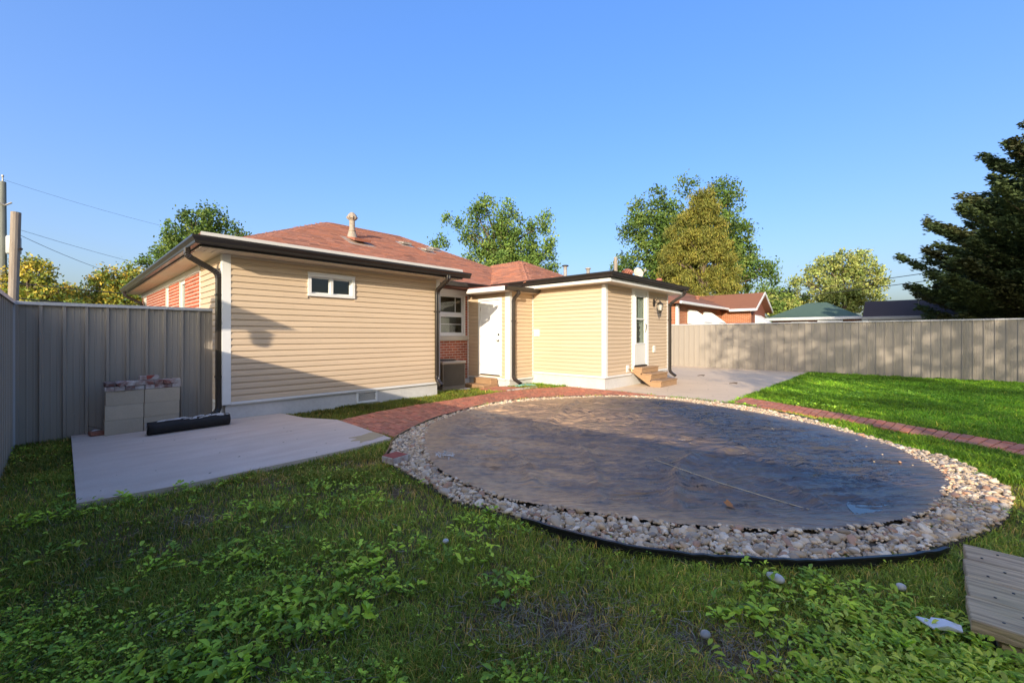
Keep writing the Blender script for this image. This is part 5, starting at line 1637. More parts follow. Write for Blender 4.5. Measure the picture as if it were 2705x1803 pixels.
gg = empty('neighbour_garage', (0, 0, 0), 0, 'low brick garage with a green hip roof beyond the right fence', 'garage', )
mb = MB(); mb.box(39.4, 45.6, 2.7, 7.95, 0, 2.66); mb.obj('wall', M['brick_far_y'], gg)
mb = MB()
mb.add([(39, 2.3, 2.75), (46, 2.3, 2.75), (46, 8.35, 2.75), (39, 8.35, 2.75), (42.1, 4.7, 4.05), (42.9, 4.7, 4.05), (42.9, 5.95, 4.05), (42.1, 5.95, 4.05),
        (39, 2.3, 2.65), (46, 2.3, 2.65), (46, 8.35, 2.65), (39, 8.35, 2.65)],
       [(0, 1, 5, 4), (1, 2, 6, 5), (2, 3, 7, 6), (3, 0, 4, 7), (4, 5, 6, 7), (8, 9, 1, 0), (9, 10, 2, 1), (10, 11, 3, 2), (11, 8, 0, 3), (11, 10, 9, 8)])
mb.obj('roof', M['roof_green'], gg)
mb = MB(); mb.box(38.88, 38.995, 2.2, 8.45, 2.56, 2.76, .02); mb.obj('gutter', M['white_trim'], gg)
mb = MB(); mb.box(39.3, 39.38, 5.5, 6.6, 1.1, 2.45); mb.obj('window', M['white_trim'], gg)
mb = MB(); mb.add([(39.3, 3.4, 2.62), (39.3, 4.9, 2.62), (38.4, 4.9, 2.15), (38.4, 3.4, 2.15), (39.3, 3.4, 2.5), (39.3, 4.9, 2.5), (38.4, 4.9, 2.05), (38.4, 3.4, 2.05)], [(0, 1, 2, 3), (7, 6, 5, 4), (2, 6, 7, 3), (0, 3, 7, 4), (1, 5, 6, 2)]); mb.obj('awning', M['awning'], gg)
sh = empty('neighbour_shed', (0, 0, 0), 0, 'shed with a dark brown gable roof beside the dark cedar beyond the fence', 'shed')
mb = MB(); mb.box(35.6, 40.6, -4.6, 1.75, 0, 2.48); mb.obj('wall', M['white_trim'], sh)
mb = MB(); mb.prism([(35.2, 2.55), (38.1, 3.72), (41.0, 2.55), (41.0, 2.45), (38.1, 3.62), (35.2, 2.45)], 'y', -5.0, 2.07); mb.obj('roof', M['roof_dark'], sh)
mb = MB(); mb.box(35.06, 35.195, -5.0, 2.1, 2.36, 2.57, .02); mb.obj('gutter', mat('grey_gutter', (.36, .36, .35), .5), sh)
mb = MB(); mb.tube([(36.3, -.55, 2.9), (36.3, -.55, 3.75)], .02, 5); mb.obj('mast', M['metal'], sh)

# small grey shed behind the left fence, and an unseen garage front added to shade wing and short fence
ls = empty('grey_shed', (-.42, 0, -.12), 0, 'grey boarded shed with pale eave peeking over the fence at the left photo edge', 'shed')
for k in range(22):
    mb = MB(); xb = -3.9 + k * .14; mb.box(xb, xb + .132, 14.1, 14.13 + .004 * (k % 2), 0, 2.42); mb.obj('board', M['shed_grey'], ls)
mb = MB(); mb.box(-.95, -.92, 14.14, 19, 0, 2.42); mb.box(-3.9, -.96, 14.14, 19, 0, 2.4); mb.obj('wall', M['shed_grey'], ls)
mb = MB(); mb.prism([(-4.4, 2.40), (-.70, 2.40), (-2.55, 3.7)], 'y', 13.82, 19.2); mb.obj('roof', M['roof_dark'], ls)
mb = MB(); mb.hexa([(-.66, 13.76, 2.30), (-2.55, 13.76, 3.64), (-2.55, 13.81, 3.64), (-.66, 13.81, 2.30)], [(-.66, 13.76, 2.44), (-2.55, 13.76, 3.78), (-2.55, 13.81, 3.78), (-.66, 13.81, 2.44)]); mb.box(-.70, -.60, 13.82, 19.1, 2.30, 2.42, .01); mb.obj('fascia', M['cream_trim'], ls)
shade_front = empty('neighbour_garage', (0, 0, 0), 0, 'unseen white garage added left of the left fence, its pointed front shaped to shade the wing', 'garage')  # added and unseen, there to shade wing and short fence
mb = MB(); mb.box(-6.0, -3.60, 3.2, 5.5, 0, 2.39); mb.obj('wall', M['white_trim'], shade_front)
EXN, EYN, EZN = -1.50, 5.72, 2.92
mb = MB(); mb.box(-6.1, -3.50, 3.1, 5.56, 2.40, 2.46); mb.obj('roof', M['roof_dark'], shade_front)
mb = MB(); mb.prism([(EXN - .02, EZN - .04), (-3.35, EZN - .04), (-3.55, 2.45), (-6.1, 2.45), (-6.1, EZN - .02), (-3.9, EZN + .426 * 2.4 - .1)], 'y', EYN - .10, EYN - .02); mb.obj('shade_board', M['white_trim'], shade_front)
mb = MB()
lo = Vector((2.33, 7.917, 1.30)) - SUN_DIR * 4.95  # unseen hanging shape, added to cast the small blot on the wing wall
mb.lathe([(0, -.12), (.05, -.12), (.075, -.06), (.085, .08), (.11, .12), (.0, .16)], 0, 0, 8)
o = mb.obj('shadow_hanger', M['black_metal'], shade_front); o.location = lo
mb = MB(); mb.tube([(lo.x, lo.y, lo.z + .14), (EXN - .1, EYN - .06, 2.9)], .006, 5); mb.obj('shadow_hanger_cord', M['black_metal'], shade_front)
print('things ready')

# ------------------------------------------------------------------ trees
def leaf_quads(cen, nrm_bias, size, aspect, cols, droop=0.0):
    """one diamond-ish quad per leaf"""
    n = len(cen)
    d = rng.normal(0, 1, (n, 3)); d[:, 2] -= droop
    d /= np.linalg.norm(d, axis=1, keepdims=True)
    nr = rng.normal(0, 1, (n, 3)) + nrm_bias
    s = np.cross(d, nr); s /= np.linalg.norm(s, axis=1, keepdims=True) + 1e-9
    L = (size * rng.uniform(.7, 1.3, n))[:, None]; W = L * aspect
    v = np.stack([cen - d * L * .5, cen + s * W * .5 + d * L * .05, cen + d * L * .5, cen - s * W * .5 + d * L * .05], 1)
    return v.reshape(-1, 3), np.repeat(cols, 4, 0)

def build_tree(name, label, xy, blobs, per_m3, lsize, palette, clump=.34, seed=1, aspect=.6, droop=0.0, group=None, depth=1.0, trunk_r=.22,
               hollow=.55, nlimb=12, cat='tree', gap=.25, bias=(0, 0, .6), zflat=1.0, bright=2.0):
    """blobs: (sideways, height, radius); the tree's own x axis runs sideways"""
    t = empty(name, (xy[0], xy[1], 0), R(43.05 - 90), label, cat, group)
    B = []
    for u, z, r in blobs:
        B.append((u, rng.uniform(-1, 1) * r * .5 * depth, z, r))
    V = []; C = []
    pal = np.array(palette) * bright
    tips = []
    for (bx, by, bz, r) in B:
        vol = 4.19 * r ** 3 * depth
        nc = max(7, int(vol / (clump ** 3) * .40 * (1 - gap)))
        p = rng.normal(0, 1, (nc, 3)); p /= np.linalg.norm(p, axis=1, keepdims=True)
        rad = r * (hollow + (1 - hollow) * rng.uniform(0, 1, nc) ** .6) * rng.uniform(.72, 1.10, nc)
        p = p * rad[:, None] * (1, depth, .95) + (bx, by, bz)
        for c in p:
            k = max(12, int(3.6 * per_m3 * clump ** 3 * rng.uniform(.5, 1.5)))
            cc = rng.normal(0, clump * .55, (k, 3)) * (1, 1, zflat) + c
            base = pal[rng.integers(0, len(pal))] * rng.uniform(.75, 1.2)
            col = base * rng.uniform(.75, 1.25, (k, 1)) * np.stack([rng.uniform(.9, 1.15, k), np.ones(k), rng.uniform(.8, 1.1, k)], 1)
            v, cl = leaf_quads(cc, np.array(bias), lsize * .85 * np.ones(k), aspect, col, droop)
            V.append(v); C.append(cl)
        tips.append((bx, by, bz, r))
    V = np.concatenate(V); C = np.concatenate(C)
    nq = len(V) // 4
    link('crown', np_mesh('crown', V, np.arange(nq * 4), np.full(nq, 4), C), M['leaf'], t)
    mb = MB()
    zt = max(b[2] for b in B) * .80
    tr_pts = [(0, 0, -.4), (.05, .03, zt * .25), (-.06, .02, zt * .55), (.05, -.03, zt * .8), (.0, 0, zt)]
    mb.tube(tr_pts, trunk_r, 9, scales=[1.25, 1, .75, .45, .15])
    for k, (bx, by, bz, r) in enumerate(sorted(tips, key=lambda q: -q[3])[:nlimb]):
        zb = max(.25 * zt, min(bz - abs(bx) * .6, zt * .85)) * rng.uniform(.75, .95)
        m = Vector((bx * .45, by * .45, zb + (bz - zb) * .6))
        mb.tube([(0, 0, zb), m, (bx, by, bz), (bx * 1.05, by * 1.05, bz + r * .6)], trunk_r * .38, 6, scales=[1, .75, .4, .12])
        for q in range(3):
            a = rng.normal(0, 1, 3); a /= np.linalg.norm(a)
            e = Vector((bx, by, bz)) + Vector(a) * r * .85
            mb.tube([m, (Vector(m) + e) / 2 + Vector((0, 0, .1)), e], trunk_r * .16, 4, scales=[1, .7, .2])
    mb.obj('trunk', M['bark'], t, True)
    return t

G_DK = [(.050, .088, .020), (.065, .108, .022), (.042, .070, .018), (.085, .120, .026)]
G_MID = [(.085, .135, .028), (.11, .155, .035), (.065, .11, .025)]
YEL = [(.22, .185, .03), (.16, .165, .026), (.09, .125, .022), (.27, .205, .032), (.07, .10, .02)]
GOLD = [(.118, .118, .024), (.10, .106, .022), (.14, .130, .026), (.078, .086, .018)]
LT = [(.20, .22, .065), (.165, .19, .055), (.145, .175, .05), (.185, .20, .06), (.10, .13, .035)]
build_tree('leafy_tree', 'dark green tree rising behind the left end of the red roof', (6.2, 34.4), [(-2.69, 6.7, .65), (-1.63, 7.35, .70), (-1.10, 8.05, .85), (-.20, 8.85, .8), (1.13, 9.0, .95), (1.81, 8.3, .85), (3.01, 8.0, .40), (.50, 7.60, 1.2), (-.75, 6.54, 1.3), (-3.39, 6.17, .55)],
           230, .22, G_DK, .36, gap=.0)
build_tree('maple_tree', 'yellow and green maple right behind the bare wood pole', (-1.2, 36.5), [(-.19, 5.27, .62), (.65, 4.94, .75), (-.75, 4.51, .9), (.43, 3.87, .95), (1.40, 3.87, .60), (-.97, 3.44, .97), (0, 5.5, .4), (.6, 2.9, 1.0)],
           240, .20, YEL, .33, group='yellow maples', gap=.0)
build_tree('maple_tree', 'broad yellow and green maple next to the left house eave', (2.5, 36.9), [(.41, 5.34, .62), (-.24, 4.78, .9), (.97, 4.78, .9), (-1.16, 4.61, .8), (.61, 3.82, 1.0), (-.97, 3.57, .9), (-2.06, 4.06, .48), (1.57, 4.18, .9), (0, 3.0, 1.1)],
           240, .20, YEL, .33, group='yellow maples', gap=.0)
build_tree('leafy_tree', 'dull green low tree between the two yellow maples', (.6, 49.1), [(-.76, 4.30, 1.07), (.30, 4.45, 1.07), (1.37, 3.99, 1.22), (-2.13, 3.84, 1.22), (.2, 3.0, 1.5)], 130, .24, G_MID + [(.17, .17, .05)], .42, gap=.1)
build_tree('leafy_tree', 'green open crowned tree behind the middle of the red roof', (21.3, 21.1), [(-1.00, 10.54, .85), (-1.56, 9.74, .9), (.27, 10.14, .8), (.67, 9.07, 1.2), (2.69, 9.07, .85), (3.23, 9.60, .5), (-2.15, 8.39, .9), (-.54, 7.99, 1.35), (1.48, 7.45, 1.5), (3.09, 7.32, 1.0), (-3.90, 7.99, .62), (-4.57, 7.77, .35), (-3.63, 9.66, .3), (-2.9, 9.3, .25), (-1.61, 6.64, 1.1), (.27, 6.11, 1.4), (2.42, 5.97, 1.3), (3.63, 5.97, .6), (3.6, 8.2, .55)],
           190, .22, G_MID + G_DK[:2], .36, gap=.12)
build_tree('leafy_tree', 'tall dark green tree surrounding the golden conifer from behind', (37.3, 12.8), [(-3.68, 13.19, .90), (-5.04, 12.12, 1.1), (-5.81, 10.28, 1.2), (-1.55, 13.93, .90), (1.78, 13.77, .97), (2.39, 12.54, 1.15), (3.13, 10.15, 1.2), (3.75, 8.18, 1.35), (4.84, 6.96, 1.25), (6.04, 6.34, .75), (3.29, 6.05, 1.5), (-6.10, 7.57, 1.05), (-7.17, 7.18, .42), (-4.29, 10.60, 1.6), (1.03, 10.60, 1.8), (-1.61, 9.31, 2.5), (-1.61, 6.73, 2.5), (-4.6, 8.4, 1.4), (2.2, 9.0, 1.6), (-3.6, 6.6, 1.8), (2.4, 7.3, 1.6), (-2.6, 12.2, 1.2), (.2, 12.6, 1.3)],
           110, .27, G_DK, .44, gap=.05, trunk_r=.3)
# golden drooping conifer in front of it
cyp = []
for z, w_ in ((11.6, .30), (11.0, .7), (10.3, 1.1), (9.5, 1.6), (8.6, 2.0), (7.7, 2.35), (6.8, 2.6), (5.9, 2.7), (5.0, 2.75), (4.1, 2.6)):
    k = max(1, int(w_ * 3.2))
    for q in range(k):
        cyp.append((-1.15 * (z < 9) * .25 + (q + .5) / k * 2 * w_ - w_ + rng.uniform(-.15, .15), z + rng.uniform(-.3, .3), rng.uniform(.42, .62)))
build_tree('golden_conifer', 'golden green feathery conifer in front of the tall dark green tree', (31.2, 10.6), cyp, 520, .26, GOLD, .27, aspect=.26, droop=1.6, depth=1.6, gap=-.3, bias=(0, 0, 0), hollow=.3, nlimb=20, trunk_r=.25)
build_tree('leafy_tree', 'round pale yellow green tree above the green garage roof', (53.3, 4.5), [(0, 8.64, 1.25), (-1.51, 8.30, 1.25), (1.51, 8.38, 1.3), (-3.01, 7.13, 1.1), (2.64, 6.98, 1.15), (.38, 6.30, 1.8), (-2.26, 5.55, 1.4), (2.26, 5.17, 1.4), (3.58, 6.61, .55), (-4.41, 6.79, .7), (0, 4.61, 1.8)],
           100, .30, LT, .46, gap=.05, trunk_r=.28)
build_tree('leafy_tree', 'low mid green tree between the brick house and the green roof', (51.1, 9.8), [(-.20, 5.16, 1.5), (-1.58, 6.03, .85), (1.38, 4.68, 1.4), (-1.78, 4.76, 1.1), (0, 3.6, 1.8), (-3.2, 4.2, 1.2)], 100, .30, G_MID + LT[:1], .46, gap=.05)
build_tree('bush', 'yellow autumn bush just behind the left part of the green roof', (52.8, 7.9), [(-.39, 5.08, 1.2), (.79, 4.17, 1.3), (0, 3.2, 1.4)], 100, .28, YEL[:3] + LT[:1], .44, cat='bush', gap=.05)
build_tree('bush', 'yellow bush showing over the dark shed roof', (60.0, .3), [(0, 3.90, .87), (-.99, 3.74, .71), (.99, 3.78, .79), (0, 2.9, 1.2)], 100, .30, YEL[:4], .44, cat='bush', gap=.05)
build_tree('leafy_tree', 'leafy tree with golden green leaves half hidden behind the dark cedar', (48.0, -5.0), [(-2.0, 6.6, 1.3), (0, 7.4, 1.6), (1.8, 6.4, 1.5), (-2.8, 5.0, 1.4), (0, 4.8, 2.0), (2.5, 4.5, 1.6)], 90, .32, LT + YEL[1:3], .48, gap=.05)

# dark cedar: tiers of flat, upswept sprays
def cedar(name, label, xy, height, base_r, pal, group=None, nb_=150, lean=0):
    t = empty(name, (xy[0], xy[1], 0), R(43.05 - 90), label, 'tree', group)
    V = []; C = []
    mb = MB(); mb.tube([(0, 0, -.3), (0, 0, height * .5), (0, 0, height * .97)], .30, 9, scales=[1.2, .7, .1])
    pal = np.array(pal)
    for k in range(nb_):
        f_ = (k + rng.uniform(0, 1)) / nb_
        z0_ = .5 + f_ ** .95 * (height - .7)
        L_ = base_r * ((1 - f_) ** .78 * .95 + .06) * rng.uniform(.72, 1.12) * (1 if f_ > .12 else .8)
        a = k * 2.39996 + rng.uniform(-.4, .4)
        rise = rng.uniform(.05, .32) + .35 * f_
        d = np.array((math.cos(a), math.sin(a), 0.0))
        s_ = np.array((-d[1], d[0], 0))
        n_ = max(8, int(L_ * 46))
        u = rng.uniform(.12, 1, n_) ** .75
        wid = .26 * L_ * (1 - u) + .16
        c = np.outer(u * L_, d) + np.outer(rng.uniform(-1, 1, n_) * wid, s_)
        c[:, 2] += z0_ + L_ * (rise * u - .22 * u * (1 - u) * 2) + rng.normal(0, .07, n_)
        b = pal[rng.integers(0, len(pal))] * rng.uniform(.7, 1.3)
        for _ in range(8):
            cc = c + rng.normal(0, .10, (n_, 3)) * (1, 1, .6)
            col = b * rng.uniform(.7, 1.35, (n_, 1)) * np.ones((n_, 3))
            dirs = d * .9 + s_ * rng.uniform(-.8, .8, (n_, 1)) + np.array((0, 0, 1.0)) * rng.uniform(-.15, .55, (n_, 1))
            dirs /= np.linalg.norm(dirs, axis=1, keepdims=True)
            sd_ = np.cross(dirs, rng.normal(0, 1, (n_, 3)) + (0, 0, 1.5)); sd_ /= np.linalg.norm(sd_, axis=1, keepdims=True) + 1e-9
            ln = rng.uniform(.11, .24, (n_, 1)); wd_ = ln * .24
            v = np.stack([cc - dirs * ln * .5, cc + sd_ * wd_, cc + dirs * ln * .5, cc - sd_ * wd_], 1)
            V.append(v.reshape(-1, 3)); C.append(np.repeat(col, 4, 0))
        e = Vector(d * L_ * .9) + Vector((0, 0, z0_ + L_ * rise * .7))
        mb.tube([(0, 0, z0_ - .1), Vector(d * L_ * .45) + Vector((0, 0, z0_ + L_ * (rise * .45 - .12))), e], .045, 4, scales=[1, .6, .2])
    V = np.concatenate(V); C = np.concatenate(C); nq = len(V) // 4
    link('crown', np_mesh('crown', V, np.arange(nq * 4), np.full(nq, 4), C), M['leaf'], t)
    mb.obj('trunk', M['bark'], t)
    return t
CED = [(.080, .120, .045), (.105, .145, .052), (.062, .094, .036), (.075, .085, .03)]
cedar('cedar_tree', 'huge very dark cedar with layered sprays beyond the right fence', (32.6, -6.3), 12.3, 7.9, CED, nb_=330)

# shade trees standing behind the camera, towards the sun
SH = dict(per_m3=27, lsize=.27, palette=G_MID, clump=.7, hollow=.2, depth=1.0)
def shade_tree(label, x, y, h, r, zlo, gap=.45):
    bl = []
    n = 12
    for k in range(n):
        f_ = (k + .5) / n
        z = zlo + (h - zlo) * f_
        w_ = r * math.sin(math.pi * min(.97, .16 + f_ * .80)) ** .7
        for q in range(2):
            a = k * 2.4 + q * 3.1
            bl.append((w_ * .62 * math.cos(a), z + rng.uniform(-.4, .4), r * .42))
    build_tree('shade_tree', label, (x, y), bl, group='shade trees behind the photographer', trunk_r=.28, gap=gap, **SH)
shade_tree('bushy shade tree close to the left fence behind the photographer', -3.4, -8.4, 11.0, 3.3, 2.8, .25)
shade_tree('taller shade tree second from the left fence behind the photographer', -2.5, -12.4, 13.0, 3.8, 3.0, .30)
shade_tree('shade tree with a high crown in the middle of the lawn behind the photographer', 5.0, -14.6, 13.5, 3.9, 4.2, .0)
shade_tree('wide shade tree at the back of the lawn behind the photographer', 8.5, -19.0, 15.0, 4.4, 4.2, -.5)
shade_tree('tallest shade tree by the back corner behind the photographer', 9.5, -24.5, 17.0, 5.0, 3.0, -.5)
shade_tree('last shade tree in the row, far behind the photographer', 13.0, -31.0, 17.0, 5.0, 3.0, -.5)

# ------------------------------------------------------------------ grass and weeds
NOGO = [SLAB, PATIO, [(x, y) for x, y in PATH_L], PATH_R, PATH_DOOR, BED_S,
        [(1.6, 7.93), (6.0, 7.93), (6.0, 9.6), (1.6, 9.6)], [(8.33, 7.88), (9.31, 7.88), (9.31, 9.6), (8.33, 9.6)], [(9.28, 5.5), (13.1, 5.5), (13.1, 9.6), (9.28, 9.6)],
        [(6.6, 8.6), (7.6, 8.6), (7.6, 9.6), (6.6, 9.6)], [(7.74, 8.26), (8.33, 8.26), (8.33, 9.12), (7.74, 9.12)],
        [(2.74, -2.6), (3.72, -2.6), (3.72, -.24), (2.74, -.24)]]
vx_, vy_ = .7308, .6826
def lawn_points(n, dmin, dmax, power):
    """random points on the lawn in front of the camera, thinning out with distance"""
    out = []
    got = 0
    while got < n:
        m = n * 2
        u = rng.uniform(0, 1, m)
        d = (dmin ** (1 - power) + u * (dmax ** (1 - power) - dmin ** (1 - power))) ** (1 / (1 - power))
        l = rng.uniform(-1, 1, m) * (1.28 * d + .8)
        keep = rng.uniform(0, 1, m) < (1.28 * d + .8) / (1.28 * dmax + .8) if power < .5 else np.ones(m, bool)
        x = d * vx_ + l * vy_; y = d * vy_ - l * vx_
        k = keep & (x > -.38) & (x < 18.95) & (y > -7.8) & (y < 9.4) & ~((y > 8.15) & (x < 6))
        for pl_ in NOGO:
            if k.any():
                hit = inside(x, y, pl_)
                if pl_ is BED_S:
                    soft = np.where((x > 3.9) & (y < 1.6), .42, np.where(x + y < 5.6, .16, .04))
                    hit &= ~((dist_poly(x, y, BED_S) < soft * vnoise(x * 7, y * 7, 77) ** 1.6) & (rng.uniform(0, 1, len(x)) < .6) & ~inside(x, y, TARP_S))
                k &= ~hit
        out.append(np.stack([x[k], y[k], d[k]], 1)); got += k.sum()
    return np.concatenate(out)[:n]

DIRT = [(1.62, 1.22, .34, .22), (1.42, .62, .30, .25), (1.98, .55, .28, .16), (2.25, 4.28, .35, .16), (1.35, 4.45, .16, .12), (2.05, 3.3, .16, .12), (1.75, .35, .22, .2), (.72, 3.9, .18, .1)]
def bare(x, y):
    m = np.zeros_like(x)
    for cx_, cy_, a, b in DIRT:
        m = np.maximum(m, np.exp(-((((x - cx_) * .7308 + (y - cy_) * .6826) / b) ** 2 + (((x - cx_) * .6826 - (y - cy_) * .7308) / a) ** 2)))
    return m

def blades(P_, length, width, cols, lean):
    n = len(P_)
    x, y = P_[:, 0], P_[:, 1]
    z = gz(x, y) - .035
    a = rng.uniform(0, 2 * np.pi, n)
    d = np.stack([np.cos(a), np.sin(a), np.zeros(n)], 1)
    b = rng.uniform(0, 2 * np.pi, n)
    s = np.stack([np.cos(b), np.sin(b), np.zeros(n)], 1) * (width / 2)[:, None]
    base = np.stack([x, y, z], 1)
    up = np.array((0, 0, 1.0))
    L = length[:, None]; ln = lean[:, None]
    mid = base + up * L * .55 + d * L * .28 * ln
    tip = base + up * L * (1 - .38 * ln) + d * L * .95 * ln
    V = np.stack([base - s, base + s, mid + s * .8, mid - s * .8, tip], 1).reshape(-1, 3)
    k = np.arange(n)[:, None] * 5
    loops = np.concatenate([k + np.array([[0, 1, 2, 3]]), k + np.array([[3, 2, 4]])], 1).ravel()
    tot = np.tile([4, 3], n)
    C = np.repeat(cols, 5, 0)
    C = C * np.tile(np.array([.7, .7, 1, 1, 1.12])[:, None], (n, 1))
    return V, loops, tot, C

gcol = np.array((5.2, 4.1, 2.1)) * np.array([(.050, .088, .020), (.062, .105, .024), (.042, .072, .018), (.085, .115, .028), (.10, .115, .035), (.15, .125, .055), (.20, .165, .085)])
def grass(name, n, dmin, dmax, power, l0, w0, dry, lush=1.0, far=False):
    P_ = lawn_points(n, dmin, dmax, power)
    x, y, d = P_.T
    patch = fbm(x * .8, y * .8, 301)
    tuft = fbm(x * 4, y * 4, 305)
    bd = bare(x, y)
    keep = rng.uniform(0, 1, len(x)) > bd * .93
    keep &= rng.uniform(0, 1, len(x)) < .35 + 1.3 * tuft
    P_ = P_[keep]; x, y, d = P_.T; patch = patch[keep]; tuft = tuft[keep]; bd = bd[keep]
    m = len(x)
    right = (x > 9) | ((x > 6) & (y < 1))
    L = l0 * (.45 + 1.15 * tuft) * rng.uniform(.55, 1.45, m) * np.where(right, 1.15, 1)
    W = w0 * rng.uniform(.7, 1.3, m) * (1 + (d / 6) ** 1.3 * .9)
    drym = np.clip(dry + .55 * bd + .25 * (fbm(x * 1.7, y * 1.7, 311) - .5), .01, 1)
    drym = np.where(right, drym * .35, drym)
    ci = np.where(rng.uniform(0, 1, m) < drym, rng.integers(4, 7, m), rng.integers(0, 4, m))
    c = gcol[ci] * rng.uniform(.75, 1.3, (m, 1)) * (.25 + 1.45 * patch)[:, None]
    c = np.where(right[:, None], c * (.68, 1.02, .50), c)
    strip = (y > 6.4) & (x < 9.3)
    c = np.where(strip[:, None], c * (.65, .62, .66), c)  # sunlit strip by the house: blade colour darkened to offset the sun
    lean = rng.uniform(.25, 1.15, m)
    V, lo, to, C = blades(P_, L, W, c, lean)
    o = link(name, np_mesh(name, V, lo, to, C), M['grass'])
    return tag(o, kind='stuff')
grass('grass', 230000, 1.05, 4.2, 1.35, .056, .0036, .14)
grass('grass', 100000, 4.0, 9.0, .9, .060, .0052, .16)
grass('grass', 130000, 8.0, 21.0, .75, .075, .0062, .05, far=True)

# broad-leaved weeds: rosettes of small leaves on short stalks
def weeds(name, n, dmin, dmax, power, lsz, hgt, mask, nl, pal, asp=.72):
    P_ = lawn_points(n, dmin, dmax, power)
    x, y, d = P_.T
    k = rng.uniform(0, 1, len(x)) < mask(x, y)
    k &= rng.uniform(0, 1, len(x)) > bare(x, y) * 1.1
    P_ = P_[k]; x, y, d = P_.T; m = len(x)
    pal = np.array((4.2, 3.7, 1.9)) * np.array(pal)
    c0 = pal[rng.integers(0, len(pal), m)] * rng.uniform(.75, 1.25, (m, 1))
    H = hgt * rng.uniform(.4, 1.25, m)
    rep = nl
    X_ = np.repeat(x, rep); Y_ = np.repeat(y, rep); H_ = np.repeat(H, rep) * rng.uniform(.55, 1.1, m * rep)
    a = rng.uniform(0, 2 * np.pi, m * rep)
    S_ = lsz * np.repeat(np.clip(rng.lognormal(0, .28, m), .5, 1.5), rep) * rng.uniform(.6, 1.3, m * rep)
    off = S_ * rng.uniform(.3, 1.3, m * rep)
    til = rng.uniform(-.15, .75, m * rep)
    d3 = np.stack([np.cos(a) * np.cos(til), np.sin(a) * np.cos(til), np.sin(til)], 1)
    s3 = np.stack([-np.sin(a), np.cos(a), rng.normal(0, .25, m * rep)], 1)
    c = np.stack([X_ + np.cos(a) * off, Y_ + np.sin(a) * off, gz(X_, Y_) - .02 + H_], 1)
    up = np.cross(d3, s3)
    S1 = S_[:, None]
    pts = []
    for t, w_, h_ in ((-.5, .0, .0), (-.18, .42, .10), (.15, .46, .12), (.5, .0, -.06), (.15, -.46, .12), (-.18, -.42, .10)):
        pts.append(c + d3 * S1 * t + s3 * S1 * w_ * asp + up * S1 * (h_ - .06))
    V = np.stack(pts, 1).reshape(-1, 3)
    q = np.arange(m * rep)[:, None] * 6
    loops = np.concatenate([q + np.array([[0, 1, 2, 3]]), q + np.array([[0, 3, 4, 5]])], 1).ravel()
    tot = np.full(m * rep * 2, 4)
    C = np.repeat(np.repeat(c0, rep, 0) * rng.uniform(.8, 1.25, (m * rep, 1)), 6, 0)
    o = link(name, np_mesh(name, V, loops, tot, C), M['weed'])
    return tag(o, kind='stuff')
WG = [(.095, .150, .022), (.125, .185, .026), (.060, .105, .020), (.150, .205, .035)]
def clover_mask(x, y):
    f_ = fbm(x * 1.05, y * 1.05, 401)
    return np.clip((f_ - .46) * 7, .03, 1) * ((x < 3.6) | (y < 0))
weeds('clover', 17000, 1.05, 5.2, 1.5, .017, .055, clover_mask, 4, WG)
def lush_mask(x, y):
    return np.clip(1.35 - np.hypot((x - 2.30) / .62, (y + .28) / .62), 0, 1) ** .8
weeds('ground_ivy', 19000, 1.05, 3.4, 1.5, .030, .080, lush_mask, 5, [(.11, .165, .030), (.14, .19, .035), (.08, .135, .028), (.16, .19, .05)], .42)
def tall_mask(x, y):
    f_ = fbm(x * 1.9 + 7, y * 1.9, 433)
    return np.clip((f_ - .52) * 7, 0, .6) * (x < 3.4)
weeds('broadleaf_weed', 7000, 1.1, 4.0, 1.4, .034, .085, tall_mask, 6, WG, .5)
def rt_mask(x, y):
    return np.clip((fbm(x * .8, y * .8, 455) - .5) * 4, 0, .6) * (x > 8)
weeds('clover', 9000, 8.0, 17.0, .8, .045, .06, rt_mask, 3, [(.10, .20, .03), (.13, .23, .04)])

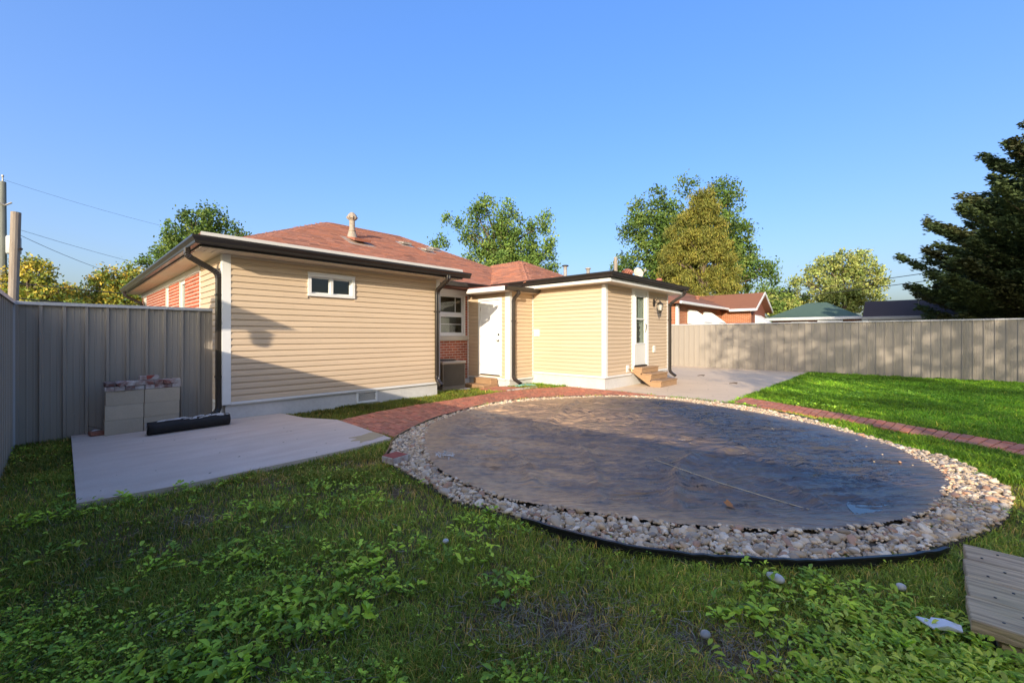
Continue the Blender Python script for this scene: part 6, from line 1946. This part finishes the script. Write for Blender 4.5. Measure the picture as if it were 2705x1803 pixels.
# dry straw and twigs in the bare patches
def straw(n):
    P_ = lawn_points(n, 1.05, 5.5, 1.2)
    x, y, d = P_.T
    k = rng.uniform(0, 1, len(x)) < np.clip(bare(x, y) * 1.2 + .10, 0, 1)
    P_ = P_[k]; x, y, d = P_.T; m = len(x)
    a = rng.uniform(0, 6.28, m); L = rng.uniform(.03, .11, m)
    dv = np.stack([np.cos(a), np.sin(a), rng.normal(.1, .22, m)], 1) * (L / 2)[:, None]
    sv = np.stack([-np.sin(a), np.cos(a), rng.normal(0, .4, m)], 1) * .0012
    c = np.stack([x, y, gz(x, y) - .012 + rng.uniform(0, .03, m)], 1)
    bendv = np.stack([-np.sin(a), np.cos(a), np.zeros(m)], 1) * (rng.normal(0, .12, m) * L)[:, None]
    V = np.stack([c - dv - sv, c - dv + sv, c + bendv + sv, c + bendv - sv, c + dv], 1).reshape(-1, 3)
    q = np.arange(m)[:, None] * 5
    loops = np.concatenate([q + np.array([[0, 1, 2, 3]]), q + np.array([[3, 2, 4]])], 1).ravel()
    pal = np.array([(.36, .30, .20), (.28, .22, .15), (.44, .38, .28), (.20, .16, .11)])
    C = np.repeat(pal[rng.integers(0, 4, m)] * rng.uniform(.7, 1.2, (m, 1)), 5, 0)
    return tag(link('dry_grass', np_mesh('dry_grass', V, loops, np.tile([4, 3], m), C), M['grass']), kind='stuff')
straw(48000)
def litter(n):
    P_ = np.concatenate([rng.uniform((.15, 4.9), (2.9, 7.9), (n, 2)), rng.uniform((9.6, 2.7), (18.6, 5.3), (n * 3, 2)), rng.uniform((3, .5), (8, 5), (n, 2))])
    on = inside(P_[:, 0], P_[:, 1], SLAB); ont = inside(P_[:, 0], P_[:, 1], TARP_S); onp = P_[:, 0] > 9.5
    P_ = P_[on | ont | onp]
    mb = MB()
    for x, y in P_:
        z = .036 if inside(np.array([x]), np.array([y]), SLAB)[0] else (.014 if x > 9.5 else TZ(x, y) + .006)
        a = rng.uniform(0, 6.28); r_ = rng.uniform(.006, .02) * (1.6 if x > 9.5 else 1)
        pts = [(x + r_ * q * math.cos(a + t), y + r_ * q * math.sin(a + t), z + h_) for t, q, h_ in ((0, 1, 0), (1.3, .5, .004), (3.1, .9, .002), (4.6, .55, .005))]
        c = [(.14, .09, .05), (.20, .13, .06), (.09, .07, .05), (.26, .19, .09)][rng.integers(0, 4)]
        mb.add(pts, [(0, 1, 2, 3)], c)
    return tag(mb.obj('leaf_litter', M['leaf']), kind='stuff')
litter(26)
print('done')

_n = sum(len(o.data.polygons) * 2 for o in bpy.data.objects if o.type == 'MESH')
print('triangles about', _n)
